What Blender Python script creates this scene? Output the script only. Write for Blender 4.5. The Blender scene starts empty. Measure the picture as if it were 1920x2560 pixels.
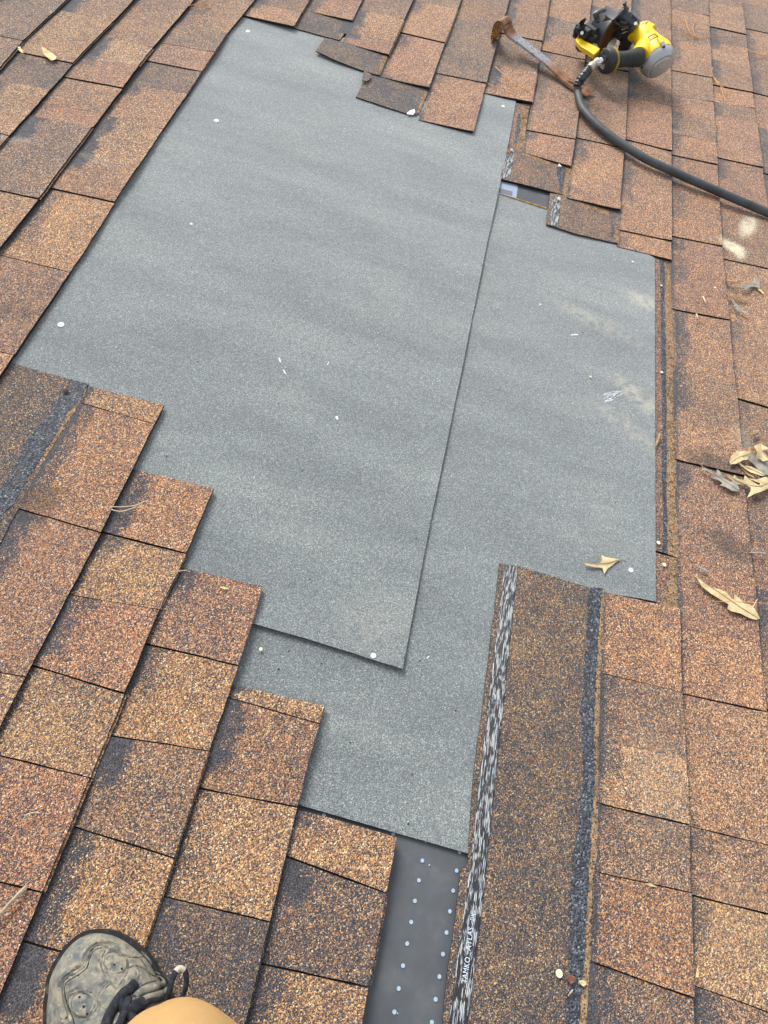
import bpy, bmesh, math, random
import numpy as np
from mathutils import Vector, Matrix, noise
from mathutils.geometry import delaunay_2d_cdt, intersect_point_tri_2d
from mathutils.bvhtree import BVHTree

random.seed(7)
scene = bpy.context.scene
C = scene.collection

# ------------------------------------------------------------------ camera, world, sun, exposure
# Everything is modelled in roof coordinates (x = down the slope, y = along the courses, z = out of
# the shingles) and tilted as a whole onto a 4-in-12 pitch, four metres above the lawn.
PITCH = math.radians(18.4)
TILT = Matrix.Translation((0, 0, 4.2)) @ Matrix.Rotation(PITCH, 4, 'Y')
F_PX, CAM_H = 1748.2, 1.06078
CAM_R = Matrix(((0.96375019, -0.26376896, -0.04014344),
                (0.20487249, 0.82799546, -0.52196817),
                (0.17091759, 0.49482264, 0.85201979)))
cam_data = bpy.data.cameras.new('camera')
cam = bpy.data.objects.new('camera', cam_data)
C.objects.link(cam)
cam_data.sensor_fit = 'HORIZONTAL'
cam_data.sensor_width = 36.0
cam_data.lens = F_PX / 1920 * 36.0
cam_data.clip_start = 0.02
cam_data.clip_end = 2000
cam.matrix_world = TILT @ Matrix.Translation((0, 0, CAM_H)) @ CAM_R.to_4x4()
scene.camera = cam

SUN_EL, SUN_AZ = math.radians(50), math.radians(118)      # azimuth measured from +x towards +y
world = bpy.data.worlds.new('World')
scene.world = world
world.use_nodes = True
wn = world.node_tree
bg = wn.nodes['Background']
sky = wn.nodes.new('ShaderNodeTexSky')
sky.sky_type = 'NISHITA'
sky.sun_disc = False
sky.sun_elevation = SUN_EL
sky.sun_rotation = math.radians(90) - SUN_AZ
sky.air_density = 1.0
sky.dust_density = 3.0
sky.ozone_density = 0.6
hs = wn.nodes.new('ShaderNodeHueSaturation')             # thin overcast: a greyer sky
hs.inputs['Saturation'].default_value = 0.30
wn.links.new(sky.outputs[0], hs.inputs['Color'])
wn.links.new(hs.outputs[0], bg.inputs['Color'])
bg.inputs['Strength'].default_value = 0.15
sd = bpy.data.lights.new('sun', 'SUN')
sd.energy = 1.6
sd.angle = math.radians(26)
sd.color = (1.0, 0.955, 0.89)
sun = bpy.data.objects.new('sun', sd)
C.objects.link(sun)
sdir = Vector((math.cos(SUN_EL) * math.cos(SUN_AZ), math.cos(SUN_EL) * math.sin(SUN_AZ), math.sin(SUN_EL)))
sun.rotation_euler = sdir.to_track_quat('Z', 'Y').to_euler()
scene.view_settings.view_transform = 'Standard'
scene.view_settings.look = 'None'
scene.view_settings.gamma = 1.0
scene.view_settings.use_curve_mapping = False
scene.view_settings.exposure = 0.75

# ------------------------------------------------------------------ helpers: measuring
def W(px, py, z=0.0):
    """roof point at height z on the sight line through a measured photo point (1920 x 2560)"""
    d = CAM_R @ Vector(((px - 960) / F_PX, -(py - 1280) / F_PX, -1.0))
    s = (z - CAM_H) / d.z
    return Vector((d.x * s, d.y * s, z))

def project(p):
    c = CAM_R.transposed() @ (Vector(p) - Vector((0, 0, CAM_H)))
    if c.z > -0.01:
        return (-9999, -9999)
    return (960 - F_PX * c.x / c.z, 1280 + F_PX * c.y / c.z)

S = 640 / 1659
CROP = {'A': (0, 0), 'B': (640, 0), 'C': (1280, 0), 'D': (0, 640), 'E': (640, 640), 'F': (1280, 640),
        'G': (0, 1280), 'H': (640, 1280), 'I': (1280, 1280), 'J': (0, 1920), 'K': (640, 1920), 'L': (1280, 1920)}
def M(c, x, y):
    return (CROP[c][0] + x * S, CROP[c][1] + y * S)
def zoomer(ox, oy, sc):
    return lambda x, y: (ox + x / sc, oy + y / sc)
Z1 = zoomer(1200, 240, 4.366); Z3 = zoomer(1720, 1060, 4.76); Z4 = zoomer(1180, 1390, 4.094)
Z5 = zoomer(1780, 520, 4.236); ZG = zoomer(1420, 0, 5.925); ZP = zoomer(1210, 20, 3.283); ZS = zoomer(80, 2300, 3.318)
def crop_pts(c, pts):
    return [M(c, *p) for p in pts]

def nz(x, y, s, seed=0.0):
    return noise.noise(Vector((x * s + seed, y * s - seed * 1.7, seed * 0.37)))

# ------------------------------------------------------------------ helpers: objects
ORIGIN = {}
def empty(name, loc, label, cat, group=None):
    o = bpy.data.objects.new(name, None)
    o.empty_display_size = 0.05
    C.objects.link(o)
    o.location = loc
    ORIGIN[o.name] = Vector(loc)
    o['label'] = label; o['category'] = cat
    if group: o['group'] = group
    return o

def origin_of(o):
    return ORIGIN.get(o.name, Vector((0, 0, 0)))

def mesh_obj(name, verts, faces, mats, parent=None, fmat=None, attrs=None, smooth=False, origin=None):
    """one mesh object; verts in roof coordinates, moved into the frame of its parent or origin"""
    me = bpy.data.meshes.new(name)
    if parent is not None:
        off = origin_of(parent); loc = Vector((0, 0, 0))
    else:
        off = Vector(origin) if origin is not None else Vector((0, 0, 0)); loc = off
    me.from_pydata([tuple(Vector(v) - off) for v in verts], [], faces)
    if not isinstance(mats, (list, tuple)): mats = [mats]
    for m in mats: me.materials.append(m)
    if fmat: me.polygons.foreach_set('material_index', fmat)
    if attrs:
        for an, (kind, data) in attrs.items():
            a = me.attributes.new(an, kind, 'POINT')
            if kind == 'FLOAT': a.data.foreach_set('value', data)
            else: a.data.foreach_set('color', [c for v in data for c in v])
    if smooth:
        me.polygons.foreach_set('use_smooth', [True] * len(me.polygons))
    me.update()
    o = bpy.data.objects.new(name, me)
    C.objects.link(o)
    o.location = loc
    if parent is not None: 
        o.parent = parent
        ORIGIN[o.name] = off
    else:
        ORIGIN[o.name] = off
    return o

def tag(o, label=None, cat=None, group=None, kind=None):
    if label: o['label'] = label
    if cat: o['category'] = cat
    if group: o['group'] = group
    if kind: o['kind'] = kind
    return o

class Geo:
    """collects shapes for one mesh"""
    def __init__(s): s.v = []; s.f = []; s.m = []
    def add(s, v, f, m=0):
        b = len(s.v); s.v += [Vector(p) for p in v]
        s.f += [tuple(i + b for i in q) for q in f]; s.m += [m] * len(f)
        return s
    def tube(s, pts, r, n=10, m=0, flat=1.0, up=None, caps=True):
        pts = [Vector(p) for p in pts]
        rs = r if isinstance(r, (list, tuple)) else [r] * len(pts)
        ring = []; prev = None
        for i, p in enumerate(pts):
            t = (pts[min(i + 1, len(pts) - 1)] - pts[max(i - 1, 0)])
            t = t.normalized() if t.length > 1e-9 else Vector((0, 0, 1))
            if prev is None:
                a = (Vector(up) if up else (Vector((0, 0, 1)) if abs(t.z) < 0.9 else Vector((1, 0, 0))))
            else: a = prev
            a = (a - t * a.dot(t)).normalized(); prev = a
            b = t.cross(a)
            ring.append([p + (a * math.cos(2 * math.pi * k / n) * flat + b * math.sin(2 * math.pi * k / n)) * rs[i] for k in range(n)])
        v = [q for r_ in ring for q in r_]; f = []
        for i in range(len(pts) - 1):
            for k in range(n):
                k2 = (k + 1) % n
                f.append((i * n + k, i * n + k2, (i + 1) * n + k2, (i + 1) * n + k))
        if caps:
            f.append(tuple(reversed(range(n)))); f.append(tuple(range((len(pts) - 1) * n, len(pts) * n)))
        return s.add(v, f, m)
    def lathe(s, a, b, prof, n=24, m=0, phase=0.0, mfun=None):
        """prof = [(t, r)] with t measured in metres from a towards b"""
        a = Vector(a); b = Vector(b); t = (b - a).normalized()
        e1 = (Vector((0, 0, 1)) - t * t.z); e1 = e1.normalized() if e1.length > 1e-3 else Vector((1, 0, 0))
        e2 = t.cross(e1)
        v = []; f = []; base = len(s.v)
        for (d, r) in prof:
            for k in range(n):
                an = 2 * math.pi * k / n + phase
                v.append(a + t * d + (e1 * math.cos(an) + e2 * math.sin(an)) * max(r, 1e-5))
        for i in range(len(prof) - 1):
            for k in range(n):
                k2 = (k + 1) % n
                f.append((i * n + k, i * n + k2, (i + 1) * n + k2, (i + 1) * n + k))
        f.append(tuple(reversed(range(n)))); f.append(tuple(range((len(prof) - 1) * n, len(prof) * n)))
        return s.add(v, f, m)
    def box(s, c, ax, ay, az, m=0, bev=0.0):
        """box with half-axes ax, ay, az and chamfered corners"""
        c = Vector(c); ax, ay, az = Vector(ax), Vector(ay), Vector(az)
        bm = bmesh.new(); bmesh.ops.create_cube(bm, size=2.0)
        L = [ax.length, ay.length, az.length]
        for v in bm.verts: v.co = Vector((v.co.x * L[0], v.co.y * L[1], v.co.z * L[2]))
        if bev > 0: bmesh.ops.bevel(bm, geom=bm.edges[:], offset=min(bev, min(L) * 0.8), segments=2, affect='EDGES', profile=0.6)
        R = Matrix((ax.normalized(), ay.normalized(), az.normalized())).transposed()
        bm.verts.index_update()
        s.add([c + R @ v.co for v in bm.verts], [tuple(v.index for v in f.verts) for f in bm.faces], m)
        bm.free(); return s
    def plate(s, pts, thick, m=0):
        """prism from a 3-D polygon, thick = Vector of extrusion"""
        n = len(pts); th = Vector(thick)
        v = [Vector(p) for p in pts] + [Vector(p) + th for p in pts]
        f = [tuple(range(n)), tuple(reversed(range(n, 2 * n)))] + [(i, i + n, (i + 1) % n + n, (i + 1) % n) for i in range(n)]
        return s.add(v, f, m)
    def build(s, name, mats, parent=None, smooth=True, origin=None, angle=35):
        o = mesh_obj(name, s.v, s.f, mats, parent, s.m, smooth=smooth, origin=origin)
        bm = bmesh.new(); bm.from_mesh(o.data)
        bmesh.ops.recalc_face_normals(bm, faces=bm.faces)
        if smooth:
            for e in bm.edges:
                if len(e.link_faces) == 2 and e.calc_face_angle(0) > math.radians(angle): e.smooth = False
        bm.to_mesh(o.data); bm.free()
        return o

def spline(pts, n=6):
    P = [Vector(p) for p in pts]; out = []
    for i in range(len(P) - 1):
        p0, p1, p2, p3 = P[max(i - 1, 0)], P[i], P[i + 1], P[min(i + 2, len(P) - 1)]
        for k in range(n):
            t = k / n
            out.append(0.5 * ((2 * p1) + (p2 - p0) * t + (2 * p0 - 5 * p1 + 4 * p2 - p3) * t * t + (3 * p1 - p0 - 3 * p2 + p3) * t ** 3))
    out.append(P[-1]); return out

def densify(poly, step, closed=True):
    out = []; n = len(poly)
    for i in range(n if closed else n - 1):
        a = Vector(poly[i][:2]); b = Vector(poly[(i + 1) % n][:2])
        k = max(1, int((b - a).length / step))
        for j in range(k): out.append(a.lerp(b, j / k))
    if not closed: out.append(Vector(poly[-1][:2]))
    return out

def inside(p, poly):
    x, y = p; c = False; n = len(poly); j = n - 1
    for i in range(n):
        xi, yi = poly[i][0], poly[i][1]; xj, yj = poly[j][0], poly[j][1]
        if (yi > y) != (yj > y) and x < (xj - xi) * (y - yi) / (yj - yi) + xi: c = not c
        j = i
    return c

def slab(name, poly, thick, zf, spacing, mats, parent=None, jag=0.0, attr=None, origin=None, smooth=True, bottom=True, seed=0.0):
    """sheet of real thickness with outline poly (roof coordinates) and top surface zf(x, y)"""
    b = densify(poly, spacing)
    if jag:
        n = len(b); nb = []
        for i, p in enumerate(b):
            t = (b[(i + 1) % n] - b[i - 1]); t = Vector((-t.y, t.x)).normalized() if t.length else Vector((0, 0))
            nb.append(p + t * jag * (nz(p.x, p.y, 160, seed) * 1.3 + nz(p.x, p.y, 45, seed + 3)))
        b = nb
    xs = [p.x for p in b]; ys = [p.y for p in b]
    inner = []
    gx = np.arange(min(xs) + spacing / 2, max(xs), spacing); gy = np.arange(min(ys) + spacing / 2, max(ys), spacing)
    for x in gx:
        for y in gy:
            q = Vector((x + random.uniform(-.2, .2) * spacing, y + random.uniform(-.2, .2) * spacing))
            if inside(q, b): inner.append(q)
    nb = len(b)
    cv, ce, cf, _, _, _ = delaunay_2d_cdt(b + inner, [], [list(range(nb))], 1, 1e-6)
    n = len(cv)
    tops = [Vector((p.x, p.y, zf(p.x, p.y))) for p in cv]
    v = list(tops); faces = [tuple(f) for f in cf]; fm = [0] * len(faces)
    cnt = {}
    for f in cf:
        for i in range(len(f)):
            e = (f[i], f[(i + 1) % len(f)]); cnt[e] = 1
    bound = [e for e in cnt if (e[1], e[0]) not in cnt]
    low = {}
    for e in bound:
        for i in e:
            if i not in low:
                low[i] = len(v); v.append(tops[i] - Vector((0, 0, thick)))
    for a, c in bound:
        faces.append((a, low[a], low[c], c)); fm.append(1 if len(mats) > 1 else 0)
    at = attr(v) if attr else None
    me_o = mesh_obj(name, v, faces, mats, parent, fm, at, smooth=False, origin=origin)
    if smooth:
        k = len(cf)
        me_o.data.polygons.foreach_set('use_smooth', [i < k for i in range(len(faces))])
        # keep the rim crisp
        bm = bmesh.new(); bm.from_mesh(me_o.data)
        for e in bm.edges:
            if len(e.link_faces) == 2 and e.calc_face_angle(0) > 0.6: e.smooth = False
        bm.to_mesh(me_o.data); bm.free()
    return me_o

# ------------------------------------------------------------------ materials
class N:
    def __init__(s, name, rough=0.9, spec=0.3):
        s.m = bpy.data.materials.new(name); s.m.use_nodes = True
        s.t = s.m.node_tree; s.b = s.t.nodes['Principled BSDF']
        s.b.inputs['Roughness'].default_value = rough
        s.b.inputs['Specular IOR Level'].default_value = spec
        s.tc = s.n('ShaderNodeTexCoord')
    def n(s, k, **kw):
        o = s.t.nodes.new(k)
        for a, b in kw.items(): setattr(o, a, b)
        return o
    def L(s, a, b): s.t.links.new(a, b)
    def val(s, inp, x):
        if hasattr(x, 'links') or hasattr(x, 'is_output'): s.L(x, inp)
        else: inp.default_value = x
    def math(s, op, a, b=0.0, clamp=False):
        o = s.n('ShaderNodeMath', operation=op); o.use_clamp = clamp
        s.val(o.inputs[0], a); s.val(o.inputs[1], b); return o.outputs[0]
    def mix(s, f, a, b, blend='MIX'):
        o = s.n('ShaderNodeMix', data_type='RGBA', blend_type=blend)
        s.val(o.inputs[0], f)
        for i, x in ((6, a), (7, b)):
            if isinstance(x, tuple): x = x + (1,) if len(x) == 3 else x
            s.val(o.inputs[i], x)
        return o.outputs[2]
    def noise(s, scale, detail=2.0, rough=0.5, vec=None, out=0):
        o = s.n('ShaderNodeTexNoise'); o.inputs['Scale'].default_value = scale
        o.inputs['Detail'].default_value = detail; o.inputs['Roughness'].default_value = rough
        s.L(vec if vec is not None else s.tc.outputs['Object'], o.inputs['Vector']); return o.outputs[out]
    def vor(s, scale, vec=None, rnd=1.0):
        o = s.n('ShaderNodeTexVoronoi'); o.inputs['Scale'].default_value = scale; o.inputs['Randomness'].default_value = rnd
        s.L(vec if vec is not None else s.tc.outputs['Object'], o.inputs['Vector']); return o
    def ramp(s, f, stops, interp='LINEAR'):
        o = s.n('ShaderNodeValToRGB'); r = o.color_ramp; r.interpolation = interp
        while len(r.elements) < len(stops): r.elements.new(0.5)
        for e, (p, c) in zip(r.elements, stops):
            e.position = p; e.color = (c, c, c, 1) if not isinstance(c, tuple) else c + (1,)
        s.L(f, o.inputs[0]); return o.outputs[0]
    def smooth(s, f, a, b):
        o = s.n('ShaderNodeMapRange'); o.interpolation_type = 'SMOOTHSTEP'
        s.L(f, o.inputs[0]); s.val(o.inputs[1], a); s.val(o.inputs[2], b); return o.outputs[0]
    def map(s, scale=(1, 1, 1), rot=(0, 0, 0), loc=(0, 0, 0)):
        o = s.n('ShaderNodeMapping'); s.L(s.tc.outputs['Object'], o.inputs[0])
        o.inputs['Scale'].default_value = scale; o.inputs['Rotation'].default_value = rot; o.inputs['Location'].default_value = loc
        return o.outputs[0]
    def attr(s, name):
        o = s.n('ShaderNodeAttribute'); o.attribute_name = name; return o
    def bump(s, h, strength=0.5, dist=0.001, base=None):
        o = s.n('ShaderNodeBump'); o.inputs['Strength'].default_value = strength; o.inputs['Distance'].default_value = dist
        s.L(h, o.inputs['Height'])
        if base is not None: s.L(base, o.inputs['Normal'])
        s.L(o.outputs[0], s.b.inputs['Normal']); return o.outputs[0]
    def color(s, c):
        if isinstance(c, tuple): s.b.inputs['Base Color'].default_value = c + (1,)
        else: s.L(c, s.b.inputs['Base Color'])

def ellipse_mask(g, cx, cy, ax, ay, ang, vec, soft=0.35):
    """1 inside an uneven ellipse lying on the roof plane"""
    o = g.n('ShaderNodeMapping', vector_type='TEXTURE')
    o.inputs['Location'].default_value = (cx, cy, 0); o.inputs['Rotation'].default_value = (0, 0, ang)
    o.inputs['Scale'].default_value = (ax, ay, 1000.0)
    g.L(vec, o.inputs[0])
    d = g.n('ShaderNodeVectorMath', operation='LENGTH'); g.L(o.outputs[0], d.inputs[0])
    return g.math('SUBTRACT', 1.0, g.smooth(d.outputs['Value'], 1.0 - soft, 1.0 + soft))

def granules(name, kind, stains=(), off=(0, 0, 0)):
    """ceramic granules pressed into asphalt; kind: tab (tinted by its blend), headlap, roll"""
    g = N(name, 0.88, 0.25)
    k_ = 1.7 if kind == 'roll' else 1.32
    g.b.inputs['Sheen Weight'].default_value = 0.45 if kind == 'roll' else 0.18
    g.b.inputs['Sheen Roughness'].default_value = 0.6
    v1 = g.vor(430.0 * k_); v2 = g.vor(640.0 * k_, g.map(loc=(3.1, 1.7, 0.4)))
    sep = g.n('ShaderNodeSeparateColor'); g.L(v1.outputs['Color'], sep.inputs[0])
    sep2 = g.n('ShaderNodeSeparateColor'); g.L(v2.outputs['Color'], sep2.inputs[0])
    pick = g.n('ShaderNodeMath', operation='GREATER_THAN'); g.L(sep2.outputs[2], pick.inputs[0]); pick.inputs[1].default_value = 0.5
    r = g.n('ShaderNodeMix', data_type='FLOAT'); g.L(pick.outputs[0], r.inputs[0]); g.L(sep.outputs[0], r.inputs[2]); g.L(sep2.outputs[0], r.inputs[3])
    r1 = r.outputs[0]; r2 = sep.outputs[1]; r3 = sep2.outputs[1]
    big = g.noise(7.0, 3.0, 0.6); mid = g.noise(38.0, 2.0, 0.6)
    if kind == 'roll':
        base = g.ramp(r1, [(0.0, (0.085, 0.094, 0.096)), (0.4, (0.145, 0.160, 0.162)), (0.75, (0.215, 0.238, 0.236)), (0.93, (0.37, 0.395, 0.385)), (1.0, (0.55, 0.56, 0.53))])
        big = g.noise(1.0, 4.0, 0.6, g.map(scale=(2.2, 9.0, 3.0), rot=(0, 0, 0.12)))
        tint = g.ramp(big, [(0.32, (0.70, 0.74, 0.78)), (0.5, (0.87, 0.91, 0.93)), (0.68, (1.06, 1.09, 1.08))])
        col = g.mix(1.0, base, tint, 'MULTIPLY')
        # brown dust trodden in
        dust = g.math('MULTIPLY', g.smooth(g.noise(4.0, 4.0, 0.65, g.map(loc=(2, 5, 1))), 0.56, 0.80), 0.12)
        col = g.mix(dust, col, (0.36, 0.31, 0.22))
        vec = g.tc.outputs['Object']
        for (x, y, a, b, an, k) in stains:
            m = g.math('MULTIPLY', ellipse_mask(g, x - off[0], y - off[1], a, b, an, vec, 0.75), g.smooth(g.noise(60.0, 3.0), 0.3, 0.6))
            col = g.mix(g.math('MULTIPLY', m, k * 0.8), col, (0.46, 0.43, 0.34))
        g.color(col)
    else:
        at = g.attr('blend'); ua = g.attr('u').outputs['Fac']; ba = g.attr('band').outputs['Fac']
        # warm granules: rust, orange, tan, a few pale ones
        warm = g.ramp(r2, [(0.0, (0.14, 0.070, 0.048)), (0.25, (0.31, 0.145, 0.085)), (0.55, (0.50, 0.250, 0.125)),
                           (0.80, (0.66, 0.370, 0.165)), (0.94, (0.74, 0.52, 0.28)), (1.0, (0.82, 0.74, 0.60))])
        warm = g.mix(1.0, warm, at.outputs['Color'], 'MULTIPLY')
        dark = g.ramp(r3, [(0.0, (0.018, 0.018, 0.022)), (0.6, (0.052, 0.052, 0.060)), (1.0, (0.145, 0.135, 0.140))])
        share = at.outputs['Alpha']
        if kind == 'tab':
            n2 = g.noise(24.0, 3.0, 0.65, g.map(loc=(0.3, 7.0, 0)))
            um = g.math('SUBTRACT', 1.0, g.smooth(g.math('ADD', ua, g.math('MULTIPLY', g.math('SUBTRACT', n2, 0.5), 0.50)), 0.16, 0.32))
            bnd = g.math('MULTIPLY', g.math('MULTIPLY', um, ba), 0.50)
            butt_shade = g.math('SUBTRACT', 1.0, g.smooth(g.math('ADD', ua, g.math('MULTIPLY', g.math('SUBTRACT', n2, 0.5), 0.10)), 0.02, 0.085))  # contact shade below the upper butt edge, painted in as extra dark granules
            bnd = g.math('ADD', bnd, g.math('MULTIPLY', butt_shade, 0.40))
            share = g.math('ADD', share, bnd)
        share = g.math('ADD', share, g.math('MULTIPLY', g.math('SUBTRACT', big, 0.5), 0.55))
        share = g.math('ADD', share, g.math('MULTIPLY', g.math('SUBTRACT', mid, 0.5), 0.50))
        isdark = g.smooth(g.math('SUBTRACT', share, r1), -0.03, 0.03)
        col = g.mix(isdark, warm, dark)
        vec = g.tc.outputs['Object']
        for (x, y, a, b, an, k, c) in STAINS_TAB:
            m = ellipse_mask(g, x, y, a, b, an, vec, 0.6)
            m = g.math('MULTIPLY', m, g.smooth(g.math('ADD', g.math('MULTIPLY', r3, 0.9), g.math('ADD', g.math('MULTIPLY', m, 0.8), g.math('MULTIPLY', g.math('SUBTRACT', mid, 0.5), 0.9))), 0.75, 1.15))
            col = g.mix(g.math('MULTIPLY', m, k), col, c)
        # faint bleached bloom here and there
        bloom = g.math('MULTIPLY', g.smooth(g.noise(5.0, 4.0, 0.7, g.map(loc=(9, 2, 0))), 0.62, 0.85), 0.12)
        col = g.mix(bloom, col, (0.46, 0.40, 0.36))
        g.color(col)
    h = g.math('ADD', g.math('MULTIPLY', v1.outputs['Distance'], -1.0), g.math('MULTIPLY', r3, 0.35))
    g.bump(h, 0.75 if kind != 'roll' else 0.45, 0.0011)
    return g.m

def asphalt_edge():
    g = N('asphalt_edge', 0.85, 0.3)
    sp = g.smooth(g.noise(520.0, 1.0), 0.66, 0.72)
    g.color(g.mix(g.math('MULTIPLY', sp, 0.3), (0.018, 0.016, 0.015), (0.20, 0.10, 0.055)))
    g.bump(g.noise(600.0, 2.0), 0.6, 0.001); return g.m

# stains: measured on the photograph, fixed on the surface
def st(px, py, a, b, an, k, c):
    p = W(px, py); return (p.x, p.y, a, b, an, k, c)
CREAM = (0.70, 0.64, 0.46); SOOT = (0.035, 0.030, 0.028); DUST = (0.42, 0.36, 0.30)
STAINS_TAB = [st(1871, 563, 0.024, 0.062, -0.35, 0.85, CREAM), st(1832, 612, 0.040, 0.024, -0.35, 0.95, CREAM),
              st(1851, 628, 0.018, 0.030, 0.0, 0.95, CREAM),
              st(1865, 1105, 0.030, 0.060, 0.2, 0.3, (0.50, 0.42, 0.33)), st(1795, 1160, 0.085, 0.030, -0.15, 0.75, SOOT),
              st(1830, 1362, 0.060, 0.028, -0.5, 0.6, SOOT),
              st(240, 395, 0.07, 0.014, -0.2, 0.2, DUST), st(35, 345, 0.04, 0.012, 0.3, 0.4, DUST),
              st(95, 1245, 0.05, 0.03, 0.6, 0.6, SOOT), st(1650, 1960, 0.06, 0.10, 0.2, 0.12, DUST),
              st(1880, 2330, 0.10, 0.08, 0.2, 0.12, (0.55, 0.36, 0.18)), st(30, 770, 0.07, 0.03, 0.4, 0.4, SOOT),
              st(1500, 300, 0.05, 0.05, 0.2, 0.25, SOOT)]
def sr(px, py, a, b, an, k):
    p = W(px, py, -0.009); return (p.x, p.y, a, b, an, k)
STAINS_ROLL = [sr(1610, 755, 0.045, 0.022, -0.3, 0.75), sr(1490, 800, 0.10, 0.022, -0.3, 0.4), sr(1600, 995, 0.06, 0.022, -0.6, 0.75),
               sr(1570, 1070, 0.09, 0.018, -0.6, 0.4), sr(930, 1560, 0.05, 0.05, 0, 0.15), sr(740, 985, 0.03, 0.03, 0, 0.12)]

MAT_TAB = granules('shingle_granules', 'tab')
MAT_HEAD = granules('headlap_granules', 'headlap')
S1_ORG, S2_ORG = W(760, 800, -0.0098), W(1300, 1400, -0.0134)
MAT_ROLL1 = granules('grey_roll_granules', 'roll', STAINS_ROLL[4:], S1_ORG)
MAT_ROLL2 = granules('grey_roll_granules_dusty', 'roll', STAINS_ROLL[:4], S2_ORG)
MAT_EDGE = asphalt_edge()

def simple(name, col, rough=0.6, spec=0.4, metal=0.0, var=0.0, scale=30.0, bump=0.0, bscale=200.0, bdist=0.0008):
    g = N(name, rough, spec); g.b.inputs['Metallic'].default_value = metal
    if var:
        a = tuple(max(0, c * (1 - var)) for c in col); b = tuple(min(1, c * (1 + var)) for c in col)
        g.color(g.mix(g.smooth(g.noise(scale, 4.0, 0.6), 0.35, 0.65), a, b))
    else: g.color(col)
    if bump: g.bump(g.noise(bscale, 3.0), bump, bdist)
    return g.m

MAT_ROLLEDGE = simple('roll_edge', (0.10, 0.095, 0.08), 0.9, 0.2, var=0.4, scale=150)
MAT_WOODEDGE = simple('pale_cut_edge', (0.55, 0.30, 0.10), 0.8, 0.2, var=0.3, scale=90)
def glue_mat():
    g = N('exposed_brown_mat', 0.92, 0.15)
    col = g.mix(g.smooth(g.noise(70.0, 5.0, 0.7), .35, .65), (0.15, 0.105, 0.065), (0.31, 0.225, 0.14))
    v = g.vor(520.0); s_ = g.n('ShaderNodeSeparateColor'); g.L(v.outputs['Color'], s_.inputs[0])
    col = g.mix(g.smooth(s_.outputs[0], .80, .82), col, (0.50, 0.27, 0.13)); col = g.mix(g.smooth(s_.outputs[1], .84, .86), col, (0.04, .035, .035))
    g.color(col); g.bump(g.noise(420.0, 3.0), .7, .001); return g.m
MAT_GLUE = glue_mat()
MAT_STEEL = simple('nail_steel', (0.55, 0.55, 0.52), 0.4, 0.5, metal=0.8, var=0.2)
MAT_COPPER = simple('rusty_nail_head', (0.45, 0.17, 0.07), 0.6, 0.4, metal=0.3, var=0.3)
MAT_WHITE = simple('white_plastic', (0.85, 0.87, 0.86), 0.5, 0.4)
MAT_PALE = simple('pale_seed', (0.72, 0.70, 0.48), 0.7, 0.3, var=0.12, scale=200)
MAT_SCRAP = simple('torn_paper', (0.80, 0.80, 0.78), 0.8, 0.2, var=0.08, scale=200)

def tar_mat():
    g = N('tar_strip', 0.62, 0.4)
    v = g.vor(420.0); s_ = g.n('ShaderNodeSeparateColor'); g.L(v.outputs['Color'], s_.inputs[0])
    col = g.ramp(s_.outputs[0], [(0.0, (0.018, 0.021, 0.027)), (0.6, (0.050, 0.058, 0.072)), (0.92, (0.12, 0.135, 0.16)), (1.0, (0.26, 0.28, 0.30))])
    n = g.smooth(g.noise(60.0, 3.0), 0.55, 0.7)
    g.color(g.mix(g.math('MULTIPLY', n, 0.35), col, (0.12, 0.09, 0.07)))
    g.bump(g.math('SUBTRACT', g.noise(330.0, 3.0), v.outputs['Distance']), 0.9, 0.0018); return g.m
MAT_TAR = tar_mat()

def tape_mat():
    """release film: fine lengthwise ridges, white powder over black asphalt"""
    g = N('release_tape', 0.42, 0.5)
    u = g.attr('across').outputs['Fac']; w = g.attr('along').outputs['Fac']
    comb = g.n('ShaderNodeCombineXYZ')
    g.L(g.math('MULTIPLY', u, 13.0), comb.inputs[0]); g.L(g.math('MULTIPLY', w, 40.0), comb.inputs[1])
    n1 = g.noise(1.0, 3.0, 0.6, comb.outputs[0])
    comb2 = g.n('ShaderNodeCombineXYZ')
    g.L(g.math('MULTIPLY', u, 4.0), comb2.inputs[0]); g.L(g.math('MULTIPLY', w, 48.0), comb2.inputs[1])
    n2 = g.noise(1.0, 2.0, 0.6, comb2.outputs[0])
    m = g.math('ADD', g.math('MULTIPLY', n1, 0.62), g.math('MULTIPLY', n2, 0.42))
    m = g.smooth(m, 0.525, 0.55)
    rid = g.math('SINE', g.math('MULTIPLY', u, 6.283 * 11))
    m = g.math('MULTIPLY', m, g.smooth(rid, -1.1, -0.2))
    tone = g.ramp(g.noise(60.0, 2.0), [(0.3, (0.36, 0.43, 0.49)), (0.6, (0.54, 0.56, 0.55)), (0.8, (0.38, 0.37, 0.34))])
    g.color(g.mix(m, (0.018, 0.019, 0.024), tone))
    g.bump(g.math('ADD', g.math('MULTIPLY', rid, 0.5), m), 0.5, 0.0008); return g.m
MAT_TAPE = tape_mat()
MAT_PRINT = simple('tape_print', (0.62, 0.72, 0.82), 0.5, 0.4)

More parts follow.
